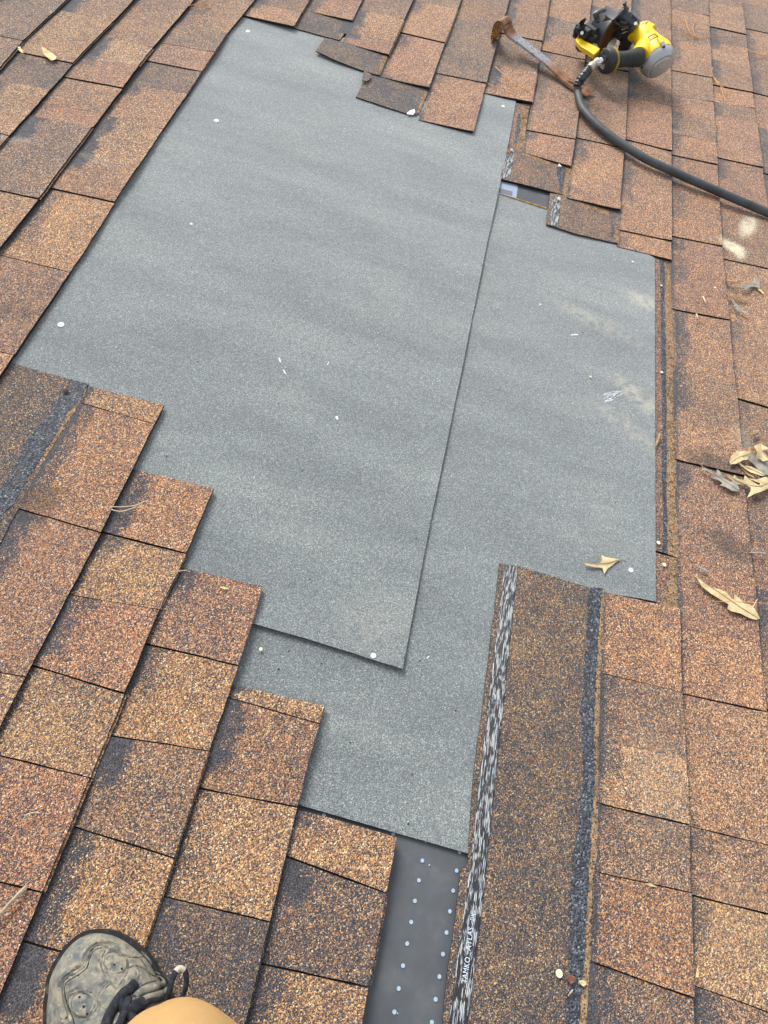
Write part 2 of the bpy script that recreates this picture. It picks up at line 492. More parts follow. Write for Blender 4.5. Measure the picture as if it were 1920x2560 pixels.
def underlay_mat():
    g = N('underlayment', 0.60, 0.35)
    v = g.vor(330.0, g.map(rot=(0, 0, 0.5)), 0.0)
    n = g.noise(16.0, 4.0, 0.6)
    col = g.ramp(n, [(0.3, (0.068, 0.076, 0.084)), (0.55, (0.088, 0.098, 0.108)), (0.75, (0.13, 0.135, 0.135))])
    fl = g.smooth(g.noise(110.0, 4.0, 0.7), 0.70, 0.76)
    col = g.mix(g.math('MULTIPLY', fl, 0.35), col, (0.35, 0.34, 0.32))
    dots = g.math('SUBTRACT', 1.0, g.smooth(v.outputs['Distance'], 0.18, 0.3))
    g.color(g.mix(g.math('MULTIPLY', dots, 0.35), col, (0.26, 0.28, 0.30)))
    g.bump(g.math('ADD', dots, g.math('MULTIPLY', n, 1.5)), 0.35, 0.0006); return g.m
MAT_UNDER = underlay_mat()
MAT_DOT = simple('pale_blue_print', (0.34, 0.45, 0.56), 0.6, 0.3, var=0.08, scale=300)
MAT_LABEL = simple('printed_label', (0.30, 0.36, 0.47), 0.6, 0.3, var=0.06, scale=200)
MAT_LABELDARK = simple('label_dark_box', (0.15, 0.165, 0.19), 0.6, 0.3)
MAT_DECK = simple('plywood_deck', (0.30, 0.20, 0.11), 0.85, 0.2, var=0.25, scale=8)
MAT_LAWN = simple('lawn', (0.06, 0.085, 0.03), 0.95, 0.1, var=0.4, scale=0.7)

# ------------------------------------------------------------------ the setting
lawn = mesh_obj('ground', [(-60, -60, 0), (60, -60, 0), (60, 60, 0), (-60, 60, 0)], [(0, 1, 2, 3)], MAT_LAWN)
tag(lawn, 'green lawn far below the roof', kind='structure')
NO_TILT = {lawn.name, cam.name, sun.name}

RX0, RX1, RY0, RY1 = -2.35, 3.05, -1.35, 5.6
g = Geo()
g.box(((RX0 + RX1) / 2, (RY0 + RY1) / 2, -0.0275), ((RX1 - RX0) / 2, 0, 0), (0, (RY1 - RY0) / 2, 0), (0, 0, 0.009))
roof = g.build('roof', [MAT_DECK], smooth=False)
tag(roof, 'shingled roof slope with a patch stripped for repair', kind='structure')

# ---- course lines (butt edges), measured
EXPO, X0 = 0.143, -1.108
LINES = {0: [(166, 0), (58, 100), (0, 166)], 1: [(334, 0), (181, 160), (23, 338)], 2: [(484, 0), (382, 120), (305, 222), (189, 374), (96, 498), (0, 621)],
3: [(636, 0), (569, 83), (505, 179), (407, 324), (287, 505), (202, 640), (0, 939)], 4: [(773, 0), (735, 67), (201, 999), (112, 1141), (20, 1300)],
5: [(906, 0), (409, 1014), (278, 1280), (0, 1812)], 6: [(1033, 0), (972, 137), (535, 1218), (463, 1392), (397, 1527), (235, 1920), (4, 2475)],
7: [(1153, 0), (1111, 112), (1072, 220), (657, 1467), (637, 1542), (509, 1920), (361, 2371)], 8: [(1273, 0), (1230, 154), (1184, 328), (810, 1764), (767, 1920), (640, 2445)],
9: [(1375, 0), (1353, 116), (1330, 255), (991, 2094), (906, 2557)], 10: [(1480, 0), (1463, 143), (1440, 336), (1428, 413)],
11: [(1579, 0), (1569, 231), (1563, 347), (1550, 521), (1511, 1477), (1506, 1679), (1498, 1997), (1487, 2300), (1473, 2560)], 12: [(1676, 0), (1679, 300), (1679, 617), (1684, 800), (1691, 1145), (1697, 1394), (1705, 1731), (1722, 2036), (1735, 2560)],
13: [(1770, 0), (1785, 270), (1806, 617), (1839, 960), (1868, 1280), (1882, 1434), (1916, 1780)], 14: [(1855, 0), (1882, 231), (1913, 463)]}
RES = {}
for k, pts in LINES.items():
    q = sorted([(W(*p).y, W(*p).x - X0 - EXPO * k) for p in pts])
    RES[k] = ([a for a, b in q], [b for a, b in q])
def line_x(k, y):
    x = X0 + EXPO * k
    if k in RES: x += float(np.interp(y, *RES[k]))
    return x + 0.0006 * nz(y, k, 9)

TONES = {'O': ((0.97, 0.93, 0.87), 0.41), 'T': ((0.99, 1.02, 0.93), 0.40), 'R': ((0.90, 0.84, 0.84), 0.43),
         'B': ((0.86, 0.85, 0.82), 0.50), 'G': ((0.82, 0.86, 0.86), 0.56), 'D': ((0.80, 0.82, 0.80), 0.66)}

def seam_y(s):
    """seam measured as left and right photo point -> function x -> y"""
    a = W(*M(s[0], s[1], s[2])); b = W(*M(s[0], s[3], s[4]))
    k = (b.y - a.y) / (b.x - a.x)
    k = max(-0.35, min(0.35, k))
    mx, my = (a.x + b.x) / 2, (a.y + b.y) / 2
    return (mx, my, k)

COURSES = {
0: ['G', ('A', 0, 225, 150, 262), 'G'],
1: ['G', ('A', 395, 50, 725, 140), 'T', ('A', 125, 320, 470, 412), 'D', ('A', 0, 505, 285, 570, 's'), 'T', ('A', 0, 860, 55, 880), 'G'],
2: ['B', ('A', 675, 215, 1000, 312), 'T', ('A', 540, 365, 905, 430, 's'), 'R', ('A', 435, 487, 795, 573), 'O', ('A', 290, 650, 660, 730, 's'), 'R',
    ('A', 210, 735, 595, 825), 'G', ('A', 0, 1225, 245, 1290), 'T'],
3: ['B', ('A', 1165, 130, 1475, 218), 'G', ('A', 1060, 265, 1400, 345, 's'), 'R', ('A', 965, 380, 1308, 466), 'D', ('A', 855, 525, 1215, 605, 's'), 'O',
    ('A', 690, 724, 1055, 838), 'T', ('A', 500, 1000, 890, 1090, 's'), 'B', ('A', 340, 1205, 745, 1312), 'T', ('D', 90, 0, 440, 100), 'R'],
4: ['B', ('B', 0, 0, 285, 82), 'O', ('B', -67, 86, 240, 172, 'e')],
5: ['R', ('B', 330, 50, 620, 130, 'e'), ('D', 565, 825, 1060, 965, 'b'), 'T', ('D', 520, 935, 1000, 1090), 'O', ('G', 90, -44, 625, 125), 'R',
    ('G', -200, 1000, 140, 1062), 'T'],
6: ['B', ('B', 690, 45, 960, 130), 'T', ('B', 590, 205, 905, 275, 's'), 'R', ('B', 530, 250, 860, 355, 'e'), ('D', 845, 1365, 1390, 1512, 'b'), 'O',
    ('G', 640, 110, 1200, 268), 'T', ('G', 430, 520, 1030, 632), 'R', ('G', 200, 985, 785, 1170), 'T', ('J', 25, -78, 555, 57), 'R', ('J', 0, 740, 250, 800), 'R'],
7: ['B', ('B', 1070, 0, 1305, 62), 'O', ('B', 945, 195, 1225, 280), 'R', ('B', 820, 460, 1120, 545), 'R', ('B', 800, 482, 1125, 570, 'e'),
    ('G', 1175, 350, 1700, 485, 'b'), 'R', ('G', 960, 848, 1535, 993), 'T', ('G', 700, 1440, 1355, 1550), 'B', ('J', 455, 370, 1110, 578), 'T', ('J', 150, 1125, 750, 1290), 'B'],
8: ['B', ('B', 1300, 105, 1570, 180), 'G', ('B', 1180, 460, 1485, 538), 'O', ('B', 1030, 748, 1410, 850, 'e'), ('H', -149, 1108, 440, 1255, 'b'), 'T',
    ('H', -168, 1197, 415, 1375), 'B', ('K', -373, 124, 275, 255), 'T', ('K', -599, 830, 95, 1000), 'D', ('K', -850, 1500, -30, 1700), 'D'],
9: ['R', ('C', 20, 5, 240, 45), 'B', ('C', 20, 220, 195, 268), 'G', ('C', -130, 399, 155, 470), 'O', ('C', -179, 585, 125, 662, 'e'),
    ('K', 285, 270, 912, 450, 'b'), 'T', ('K', 215, 575, 840, 810), 'D', ('K', 35, 1270, 725, 1420), 'T'],
10: ['O', ('C', 240, 88, 510, 165), 'G', ('C', 225, 195, 500, 240, 's'), 'O', ('C', 190, 310, 470, 390), 'B', ('C', 140, 580, 425, 658), 'R',
     ('C', 95, 825, 415, 905), 'R', ('C', 70, 965, 390, 1075, 'e')],
11: ['O', ('C', 520, 20, 760, 95), 'B', ('C', 480, 390, 750, 465), 'B', ('C', 428, 602, 742, 682), 'O', ('C', 415, 875, 708, 957), 'O', ('C', 380, 1190, 700, 1300), 'O',
     ('C', 373, 1270, 700, 1361, 'e')],
12: ['B', ('C', 775, 130, 1025, 205), 'O', ('C', 760, 370, 1030, 440), 'B', ('C', 750, 610, 1030, 690), 'R', ('C', 735, 885, 1035, 980), 'O', ('C', 720, 1170, 1035, 1252), 'O',
     ('C', 705, 1475, 1035, 1562), 'O', ('C', 718, 1585, 1035, 1680, 'e'), ('I', 600, 505, 1090, 625, 'b'), 'O', ('I', 590, 1035, 1100, 1170), 'B',
     ('I', 580, 1480, 1110, 1600, 's'), 'T', ('L', 570, 225, 1145, 370), 'B', ('L', 555, 670, 1160, 810), 'O', ('L', 530, 1260, 1150, 1480), 'B'],
13: ['G', ('C', 1035, 40, 1272, 100, 's'), 'O', ('C', 1035, 150, 1275, 220), 'B', ('C', 1035, 240, 1282, 300, 's'), 'O', ('C', 1035, 440, 1300, 505), 'B', ('C', 1035, 600, 1310, 660, 's'), 'O',
     ('C', 1035, 700, 1315, 785), 'B', ('C', 1035, 850, 1325, 920, 's'), 'O', ('C', 1035, 985, 1340, 1070), 'O', ('C', 1040, 1305, 1365, 1410), 'O', ('C', 1040, 1515, 1370, 1600), 'R',
     ('C', 1040, 1628, 1375, 1724), 'R', ('F', 1045, 328, 1405, 415), 'O', ('F', 1055, 728, 1440, 825), 'B', ('F', 1070, 1030, 1470, 1110, 's'), 'O', ('F', 1065, 1305, 1510, 1430), 'R',
     ('I', 1080, 290, 1550, 420), 'R', ('I', 1110, 745, 1600, 850, 's'), 'O', ('I', 1115, 1170, 1640, 1295), 'O', ('L', 1150, 370, 1659, 500), 'B', ('L', 1165, 820, 1659, 945), 'T', ('L', 1175, 1405, 1659, 1580), 'B'],
14: ['B', ('C', 1265, 0, 1490, 50), 'O', ('C', 1280, 155, 1515, 225), 'B', ('C', 1290, 255, 1525, 310, 's'), 'O', ('C', 1295, 368, 1545, 435), 'O', ('C', 1305, 535, 1560, 600), 'O',
     ('C', 1312, 640, 1570, 700, 's'), 'B', ('C', 1320, 730, 1587, 800), 'R', ('C', 1335, 1005, 1620, 1085), 'R', ('C', 1355, 1350, 1659, 1425), 'B', ('F', 1380, 5, 1659, 80), 'O',
     ('F', 1405, 400, 1659, 470), 'O', ('F', 1450, 903, 1659, 975), 'B', ('I', 1540, 150, 1659, 180, 's'), 'R', ('I', 1555, 470, 1659, 505), 'B', ('I', 1640, 1270, 1659, 1275), 'O'],
15: ['O', ('C', 1490, 0, 1659, 55), 'B', ('C', 1520, 170, 1659, 210), 'O', ('C', 1540, 340, 1659, 372), 'B', ('C', 1565, 585, 1659, 615), 'R', ('C', 1590, 805, 1659, 828), 'G',
     ('C', 1630, 1105, 1659, 1115), 'G'],
}

T_TOP, T_LOW, RISE = 0.0034, 0.0030, 0.008
def tab_geo(k, ya, yb, tone, gap_a, gap_b, dz, seed, ext=-0.18):
    """one exposed shingle tab of course k between seams ya (far) and yb (near); ya, yb: x -> y"""
    rnd = random.Random(seed)
    NV = 9
    us = [ext, 0.02 if ext >= 0 else 0.0, 0.2, 0.4, 0.6, 0.8, 1.0]
    v = []; idx = {}
    lift = rnd.uniform(-0.0004, 0.0008); bend = rnd.uniform(-0.0006, 0.0010)
    xm = X0 + EXPO * (k - .5)
    y_mid = 0.5 * (ya(xm) + yb(xm))
    curl = rnd.choice([0, 0, 0, 0.001, 0.002])
    def P(i, j, layer):
        u = us[i]; t = j / NV
        x_l = line_x(k - 1, y_mid if False else (ya(xm) * (1 - t) + yb(xm) * t)); x_r = line_x(k, ya(xm) * (1 - t) + yb(xm) * t)
        x = x_l + (x_r - x_l) * u
        y0 = ya(x) - gap_a; y1 = yb(x) + gap_b
        y = y0 * (1 - t) + y1 * t
        z = -RISE * (1 - max(u, -0.2)) + dz + lift + bend * math.sin(t * math.pi) + 0.0008 * nz(x, y, 14) * max(u, 0)
        if i == len(us) - 1:
            x += 0.0013 * nz(x, y, 60, 5); z += curl * (t if rnd_side else 1 - t)
        if j == 0: y += 0.0010 * nz(x, y, 60, 8) + rnd.uniform(-.0004, .0004)
        if j == NV: y += 0.0010 * nz(x, y, 60, 9)
        return x, y, z, u
    rnd_side = rnd.random() < .5
    step = rnd.choice([-0.0015, 0.0, 0.0, 0.0020, 0.0035])
    if k > 9: step = min(step, 0.001)
    uu = []; tv = []
    def ring(kind):
        for i in range(len(us)):
            for j in range(NV + 1):
                x, y, z, u = P(i, j, 0)
                if kind == 'low': z -= T_TOP
                if kind == 'mid': z -= T_TOP
                if kind == 'bot': z -= T_TOP + T_LOW
                if kind in ('mid', 'bot') and i == len(us) - 1: x += step
                v.append((x, y, z)); uu.append(u); tv.append(j / NV)
    base = {}
    nring = len(us) * (NV + 1)
    for q, kk in enumerate(('top', 'low', 'mid', 'bot')):
        base[kk] = q * nring; ring(kk)
    f = []; fm = []
    def I(kk, i, j): return base[kk] + i * (NV + 1) + j
    nu = len(us) - 1
    for i in range(nu):
        for j in range(NV):
            f.append((I('top', i, j), I('top', i, j + 1), I('top', i + 1, j + 1), I('top', i + 1, j))); fm.append(0)
    for j in range(NV):                      # butt: top layer, ledge, lower layer
        f.append((I('top', nu, j), I('top', nu, j + 1), I('low', nu, j + 1), I('low', nu, j))); fm.append(1)
        f.append((I('low', nu, j), I('low', nu, j + 1), I('mid', nu, j + 1), I('mid', nu, j))); fm.append(0 if step > 0 else 1)
        f.append((I('mid', nu, j), I('mid', nu, j + 1), I('bot', nu, j + 1), I('bot', nu, j))); fm.append(1)
    for i in range(nu):                      # ends
        f.append((I('top', i, 0), I('top', i + 1, 0), I('bot', i + 1, 0), I('bot', i, 0))); fm.append(1)
        f.append((I('top', i + 1, NV), I('top', i, NV), I('bot', i, NV), I('bot', i + 1, NV))); fm.append(1)
    (cr, cg, cb), sh = TONES[tone]
    j_ = rnd.uniform(0.92, 1.08); h_ = rnd.uniform(-0.04, 0.04)
    col = (cr * j_ * (1 + h_), cg * j_, cb * j_ * (1 - h_), sh + rnd.uniform(-0.04, 0.05))
    band = rnd.choice([0.0, 0.3, 0.7, 1.0, 1.0]); reach = rnd.choice([0.35, 0.5, 0.8, 1.4])
    if k > 9: band *= 0.8
    # drop unused vertices
    used = sorted({i for q in f for i in q}); mp = {a: b for b, a in enumerate(used)}
    v = [v[i] for i in used]; uu = [uu[i] for i in used]; tv = [tv[i] for i in used]
    f = [tuple(mp[i] for i in q) for q in f]
    return v, f, fm, [col] * len(v), uu, [band * max(0.0, min(1.0, 6.0 * (reach - t) + .5)) for t in tv]

GAPS = {}
for k, sp_ in COURSES.items():
    e_ = None
    for it in sp_:
        if isinstance(it, str) or len(it) < 6: continue
        if it[5] == 'e': e_ = seam_y(it)[1]
        if it[5] == 'b': GAPS.setdefault(k, []).append((seam_y(it)[1], e_ if e_ is not None else 9)); e_ = None
    if e_ is not None: GAPS.setdefault(k, []).append((-9, e_))
outer = Geo(); outer_at = [[], [], []]
n_tab = 0
def emit(k, a, b, tone, ga, gb, dz, seed):
    """a, b = (mx, my, slope)"""
    global n_tab
    ya = lambda x: a[1] + a[2] * (x - a[0])
    yb = lambda x: b[1] + b[2] * (x - b[0])
    ym = (a[1] + b[1]) / 2; ext = -0.18
    for (lo, hi) in GAPS.get(k - 1, []):
        if lo < ym < hi: ext = 0.0
    v, f, fm, cols, uu, bd = tab_geo(k, ya, yb, tone, ga, gb, dz, seed, ext)
    vis = False
    for p in v:
        q = project(p)
        if -20 < q[0] < 1940 and -20 < q[1] < 2580 and p[1] < 4.2: vis = True; break
    if vis:
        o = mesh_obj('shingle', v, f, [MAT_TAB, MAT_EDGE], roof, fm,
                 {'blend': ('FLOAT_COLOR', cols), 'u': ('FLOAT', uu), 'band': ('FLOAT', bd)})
        n_tab += 1
    else:
        base = len(outer.v)
        outer.v += [Vector(p) for p in v]; outer.f += [tuple(i + base for i in q) for q in f]; outer.m += fm
        outer_at[0] += cols; outer_at[1] += uu; outer_at[2] += bd

def rnd_tone(r): return r.choice(['O', 'T', 'R', 'B', 'O', 'G', 'R', 'D'])
for k in range(-8, 28):
    r = random.Random(100 + k)
    spec = COURSES.get(k)
    xm = X0 + EXPO * (k - 0.5)
    if spec is None:
        y = RY1; cur = (xm, y, 0.0); i = 0
        while y > RY0:
            y -= r.uniform(0.11, 0.27); nxt = (xm, y, r.uniform(-.03, .03))
            emit(k, cur, nxt, rnd_tone(r), 0.0012, 0.0012, (0.0012 if i % 2 else -0.0006), 1000 * k + i); cur = nxt; i += 1
        continue
    # split into runs
    items = list(spec); i = 0
    first = True; prev = None; tone = None; n = 0
    prev_gap = 0.0; dz = 0.0
    for it in items:
        if isinstance(it, str): tone = it; continue
        fl = it[5] if len(it) > 5 else ''
        cur = seam_y(it)
        if prev is None and fl != 'b' and first:
            # fill from far edge of the roof down to the first measured seam
            top = cur[1] + (0.30 if k != 15 else 0.25)
            y = RY1; c0 = (xm, y, 0.0); q = 0
            while y - top > 0.14:
                y2 = max(top, y - r.uniform(0.12, 0.28))
                if y2 - top < 0.14: y2 = top
                nx = (xm, y2, 0.0)
                emit(k, c0, nx, rnd_tone(r), 0.0012, 0.0012, (0.001 if q % 2 else -0.0005), 5000 + 1000 * k + q); c0 = nx; y = y2; q += 1
            prev = c0; prev_gap = 0.0012; first = False
        if fl == 'b':
            prev = cur; prev_gap = 0.0; first = False; continue
        gap = 0.0 if fl in ('s', 'e') else (0.0010 if cur[1] < 0.9 else 0.0013)
        if fl != 's': dzn = -dz if dz else 0.0008
        emit(k, prev, cur, tone, prev_gap, gap, dz, 9000 + 1000 * k + n); n += 1
        prev = cur; prev_gap = gap
        if fl == '' : dz = 0.0014 if dz <= 0 else -0.0010
        if fl == 'e': prev = None
    if prev is not None:
        y = prev[1]; q = 0; c0 = prev; g0 = prev_gap; t = tone
        while y > RY0:
            y -= r.uniform(0.16, 0.30) if q == 0 else r.uniform(0.12, 0.27)
            nx = (xm, y, 0.0)
            emit(k, c0, nx, t, g0, 0.0014, (0.001 if q % 2 else -0.0005), 20000 + 1000 * k + q)
            c0 = nx; g0 = 0.0014; t = rnd_tone(r); q += 1
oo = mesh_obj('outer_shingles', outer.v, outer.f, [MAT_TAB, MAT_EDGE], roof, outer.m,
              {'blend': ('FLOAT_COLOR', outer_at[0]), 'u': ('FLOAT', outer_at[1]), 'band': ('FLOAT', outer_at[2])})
tag(oo, kind='stuff')

# ---- underlayment in the stripped area
DECKZ = -0.0172
up = [(0, 900), (420, 60), (600, 20), (760, 30), (1010, 110), (1230, 190), (1400, 240), (1660, 560), (1690, 1440), (1520, 1520), (1480, 2700), (560, 2700), (560, 1400), (60, 1100)]
up = [W(a, b, DECKZ) for a, b in up]
def zu(x, y): return DECKZ + 0.0006 * nz(x, y, 12, 2)
und = slab('underlayment', up, 0.001, zu, 0.06, [MAT_UNDER], roof)
tag(und, 'dark woven underlayment with rows of pale blue dots')
g = Geo()
dots = [(1078, 600), (1056, 728), (1030, 861), (1006, 998), (980, 1138), (953, 1281), (925, 1429), (897, 1581), (869, 1735),
        (1300, 665), (1278, 795), (1257, 929), (1235, 1066), (1212, 1206), (1189, 1352), (1164, 1499), (1140, 1648), (1102, 470), (1320, 545), (890, 425), (440, 305)]
for (x, y) in dots:
    c = W(*M('K', x, y), DECKZ + 0.001); rr = 0.0027
    g.add([c + Vector((math.cos(a) * rr, math.sin(a) * rr, 0)) for a in [i * math.pi / 7 for i in range(14)]], [tuple(range(14))])
g.build('dot_print', [MAT_DOT], und, smooth=False)
lz = DECKZ + 0.001
lab = [W(*Z1(*p), lz) for p in [(215, 925), (395, 968), (415, 985), (395, 1120), (195, 1062)]]
g = Geo().add(lab, [tuple(range(5))])
labo = g.build('printed_label', [MAT_LABEL], und, smooth=False)
g = Geo().add([W(*Z1(*p), lz + .0003) for p in [(190, 1000), (358, 1042), (350, 1092), (185, 1048)]], [(0, 1, 2, 3)])
g.build('printed_box', [MAT_LABELDARK], und, smooth=False)

# ---- bare headlap pieces of the stripped courses, with tar, glue line and release tape
HEADCOL = (0.74, 0.80, 0.72, 0.72)
def head(name_label, poly, zf, thick=0.0028, jag=0.0008, col=HEADCOL, sp=0.022, seed=0.):
    P = [W(a, b, zf0) for (a, b, zf0) in [(p[0], p[1], zf(None, None) if False else -0.006) for p in poly]]
    def at(v): return {'blend': ('FLOAT_COLOR', [col] * len(v)), 'u': ('FLOAT', [1.0] * len(v)), 'band': ('FLOAT', [0.0] * len(v))}
    o = slab('shingle', P, thick, zf, sp, [MAT_HEAD, MAT_EDGE], roof, jag=jag, attr=at, seed=seed)
    o['label'] = name_label
    return o

def band(name, left, right, zf, h, mats, parent, jag=0.0012, sp=0.010, off=0.0004, seed=1.0):
    if name == 'glue_line': jag *= 1.9
    poly = [W(a, b, -0.006) for a, b in left] + [W(a, b, -0.006) for a, b in reversed(right)]
    def z(x, y): return zf(x, y) + off + h * (0.6 + 0.8 * nz(x, y, 150, seed) + 0.4 * nz(x, y, 60, seed))
    return slab(name, poly, h + off + 0.0006, z, sp, mats, parent, jag=jag, seed=seed)

def tape(left, right, zf, parent, ridge=0.0006):
    """ribbon with across / along attributes"""
    n = 60; m = 9
    Lp = [W(a, b, -0.006) for a, b in left]; Rp = [W(a, b, -0.006) for a, b in right]
    def arc(P, t):
        d = [0]
        for i in range(len(P) - 1): d.append(d[-1] + (P[i + 1] - P[i]).length)
        s_ = t * d[-1]
        for i in range(len(P) - 1):
            if s_ <= d[i + 1] + 1e-9: return P[i].lerp(P[i + 1], (s_ - d[i]) / (d[i + 1] - d[i] + 1e-12))
        return P[-1]
    v = []; ac = []; al = []; f = []
    length = sum((Lp[i + 1] - Lp[i]).length for i in range(len(Lp) - 1))
    for i in range(n + 1):
        a, b = arc(Lp, i / n), arc(Rp, i / n)
        for j in range(m + 1):
            p = a.lerp(b, j / m)
            if j in (0, m): p.x += 0.0005 * nz(p.x, p.y, 120, j)
            edge = 0 if j in (0, m) else ridge
            v.append((p.x, p.y, zf(p.x, p.y) + 0.0005 + edge + 0.0003 * nz(p.x, p.y, 40))); ac.append(j / m); al.append(i / n * length)
    for i in range(n):
        for j in range(m):
            q = i * (m + 1) + j; f.append((q, q + 1, q + m + 2, q + m + 1))
    k = len(v)
    for i in range(n + 1):
        for j in (0, m):
            x, y, z = v[i * (m + 1) + j]; v.append((x, y, z - 0.0009)); ac.append(j / m); al.append(i / n * length)
    for i in range(n):
        f.append((i * (m + 1), (i + 1) * (m + 1), k + 2 * (i + 1), k + 2 * i))
        f.append((i * (m + 1) + m, (i + 1) * (m + 1) + m, k + 2 * (i + 1) + 1, k + 2 * i + 1))
    return mesh_obj('release_tape', v, f, [MAT_TAPE], parent, None, {'across': ('FLOAT', ac), 'along': ('FLOAT', al)}, smooth=False)

def line_rel(k, w):  # height falling up-slope from course line k
    return lambda x, y: -0.0064 - 0.0035 * min(1.5, max(0.0, (line_x(k, y) - x) / w))

# big headlap right of the underlayment (bottom right)
z7 = lambda x, y: -0.0088 - 0.0018 * min(1, max(0, (line_x(11, y) - x) / 0.2)) + 0.0006 * nz(x, y, 9)
h7 = head('long dark headlap with a white streaked tape along its left edge',
          [(1251, 1406), (1300, 1414), (1511, 1477), (1520, 1480), (1516, 1679), (1508, 1997), (1497, 2300), (1480, 2700), (1085, 2700), (1109, 2560), (1114, 2499), (1141, 2286),
           (1155, 2175), (1171, 2162), (1174, 2105), (1188, 1920), (1217, 1700)], z7, jag=0.0010, sp=0.03)
band('tar_strip', [M('I', 510, 480), M('I', 490, 700), M('I', 475, 1000), M('I', 455, 1300), M('I', 465, 1659), M('L', 440, 300), M('L', 400, 600), M('L', 380, 900), M('L', 375, 1300), M('L', 350, 1659), (1405, 2640)],
     [M('I', 592, 490), M('I', 575, 650), M('I', 555, 900), M('I', 545, 1120), M('I', 540, 1400), M('I', 545, 1659), M('L', 525, 250), M('L', 505, 600), M('L', 497, 800), M('L', 475, 1200), M('L', 440, 1659), (1442, 2640)],
     z7, 0.0008, [MAT_TAR], h7, jag=0.0022, sp=0.007)
band('glue_line', [M('I', 588, 492), M('I', 570, 650), M('I', 550, 900), M('I', 540, 1120), M('I', 520, 1350), M('I', 535, 1450), M('I', 540, 1659), M('L', 520, 250), M('L', 500, 600), M('L', 480, 800), M('L', 480, 950), M('L', 470, 1200), M('L', 435, 1659), (1440, 2640)],
     [M('I', 606, 498), M('I', 596, 700), M('I', 585, 1030), M('I', 582, 1200), M('I', 580, 1400), M('I', 568, 1659), M('L', 562, 250), M('L', 552, 600), M('L', 545, 660), M('L', 520, 800), M('L', 520, 1000), M('L', 512, 1250), M('L', 495, 1659), (1466, 2640)],
     z7, 0.0002, [MAT_GLUE], h7, jag=0.0014, sp=0.008, off=0.0003, seed=4.)
tl = [(1264, 1408), (1230, 1700), (1205, 1920), (1182, 2136), (1153, 2344), (1124, 2560), (1105, 2690)]
tr = [(1296, 1417), (1268, 1700), (1244, 1920), (1219, 2171), (1196, 2364), (1172, 2560), (1155, 2690)]
tape(tl, tr, z7, h7)
def text_on(body, p0, p1, z, size, name, mat, parent, width=None):
    """flat lettering laid on the plane from p0 towards p1 (reading direction)"""
    cu = bpy.data.curves.new(name + '_curve', 'FONT'); cu.body = body; cu.size = size; cu.resolution_u = 2
    cu.space_character = 1.05; cu.offset = 0.0
    to = bpy.data.objects.new('tmp', cu); C.objects.link(to)
    bpy.context.view_layer.update()
    me = bpy.data.meshes.new_from_object(to)
    bpy.data.objects.remove(to); bpy.data.curves.remove(cu)
    d = (p1 - p0); d.z = 0; d.normalize(); n = Vector((-d.y, d.x, 0))
    xs = [v.co.x for v in me.vertices]; wd = max(xs) - min(xs); sc = (width / wd) if width else 1.0
    vv = [p0 + d * (v.co.x * sc) + n * v.co.y + Vector((0, 0, 0)) for v in me.vertices]
    vv = [Vector((p.x, p.y, z(p.x, p.y))) for p in vv]
    ff = [tuple(p.vertices) for p in me.polygons]
    bpy.data.meshes.remove(me)
    return mesh_obj(name, vv, ff, [mat], parent)
zt = lambda x, y: z7(x, y) + 0.0018
ZT = zoomer(1100, 2200, 5.53)
a, b = W(*ZT(375, 1440), -.006), W(*ZT(425, 1080), -.006)
text_on('TAMKO', a, b, zt, 0.0105, 'tape_lettering', MAT_PRINT, h7, width=(b - a).length)
a, b = W(*ZT(430, 985), -.006), W(*ZT(468, 660), -.006)
text_on('ATLAS', a, b, zt, 0.0100, 'tape_lettering', MAT_PRINT, h7, width=(b - a).length)
a, b = W(*ZT(488, 570), -.006), W(*ZT(500, 475), -.006)
text_on('DX', a, b, zt, 0.0100, 'tape_lettering', MAT_PRINT, h7, width=(b - a).length)

# headlap left of the sheet (lower left)
z6 = lambda x, y: -0.0074 - 0.0006 * min(1, max(0, (line_x(4, y) - x) / 0.143)) + 0.0004 * nz(x, y, 20)
h6 = head('bare grey brown headlap with dark tar band at the left edge',
          [(-60, 875), (23, 905), (177, 947), (219, 958), (212, 990), (112, 1160), (30, 1300), (-60, 1470), (-260, 1800), (-400, 1800)], z6, sp=0.02, col=(0.76, 0.80, 0.80, 0.72))
band('tar_strip', crop_pts('D', [(460, 795), (415, 880), (330, 955), (335, 1020), (240, 1100), (150, 1230), (120, 1310), (60, 1420), (0, 1500), (-60, 1600)]),
     crop_pts('D', [(568, 825), (515, 930), (425, 1040), (380, 1130), (270, 1290), (180, 1430), (90, 1600), (30, 1659), (-40, 1800)]), z6, 0.0007, [MAT_TAR], h6, jag=0.0022, sp=0.007, seed=2.)
band('glue_line', crop_pts('D', [(520, 925), (470, 975), (395, 1060), (385, 1120), (330, 1210), (280, 1290)]),
     crop_pts('D', [(530, 930), (490, 1000), (430, 1090), (370, 1190), (300, 1300), (285, 1300)]), z6, 0.0003, [MAT_GLUE], h6, jag=0.001, sp=0.006, off=0.0006, seed=6.)

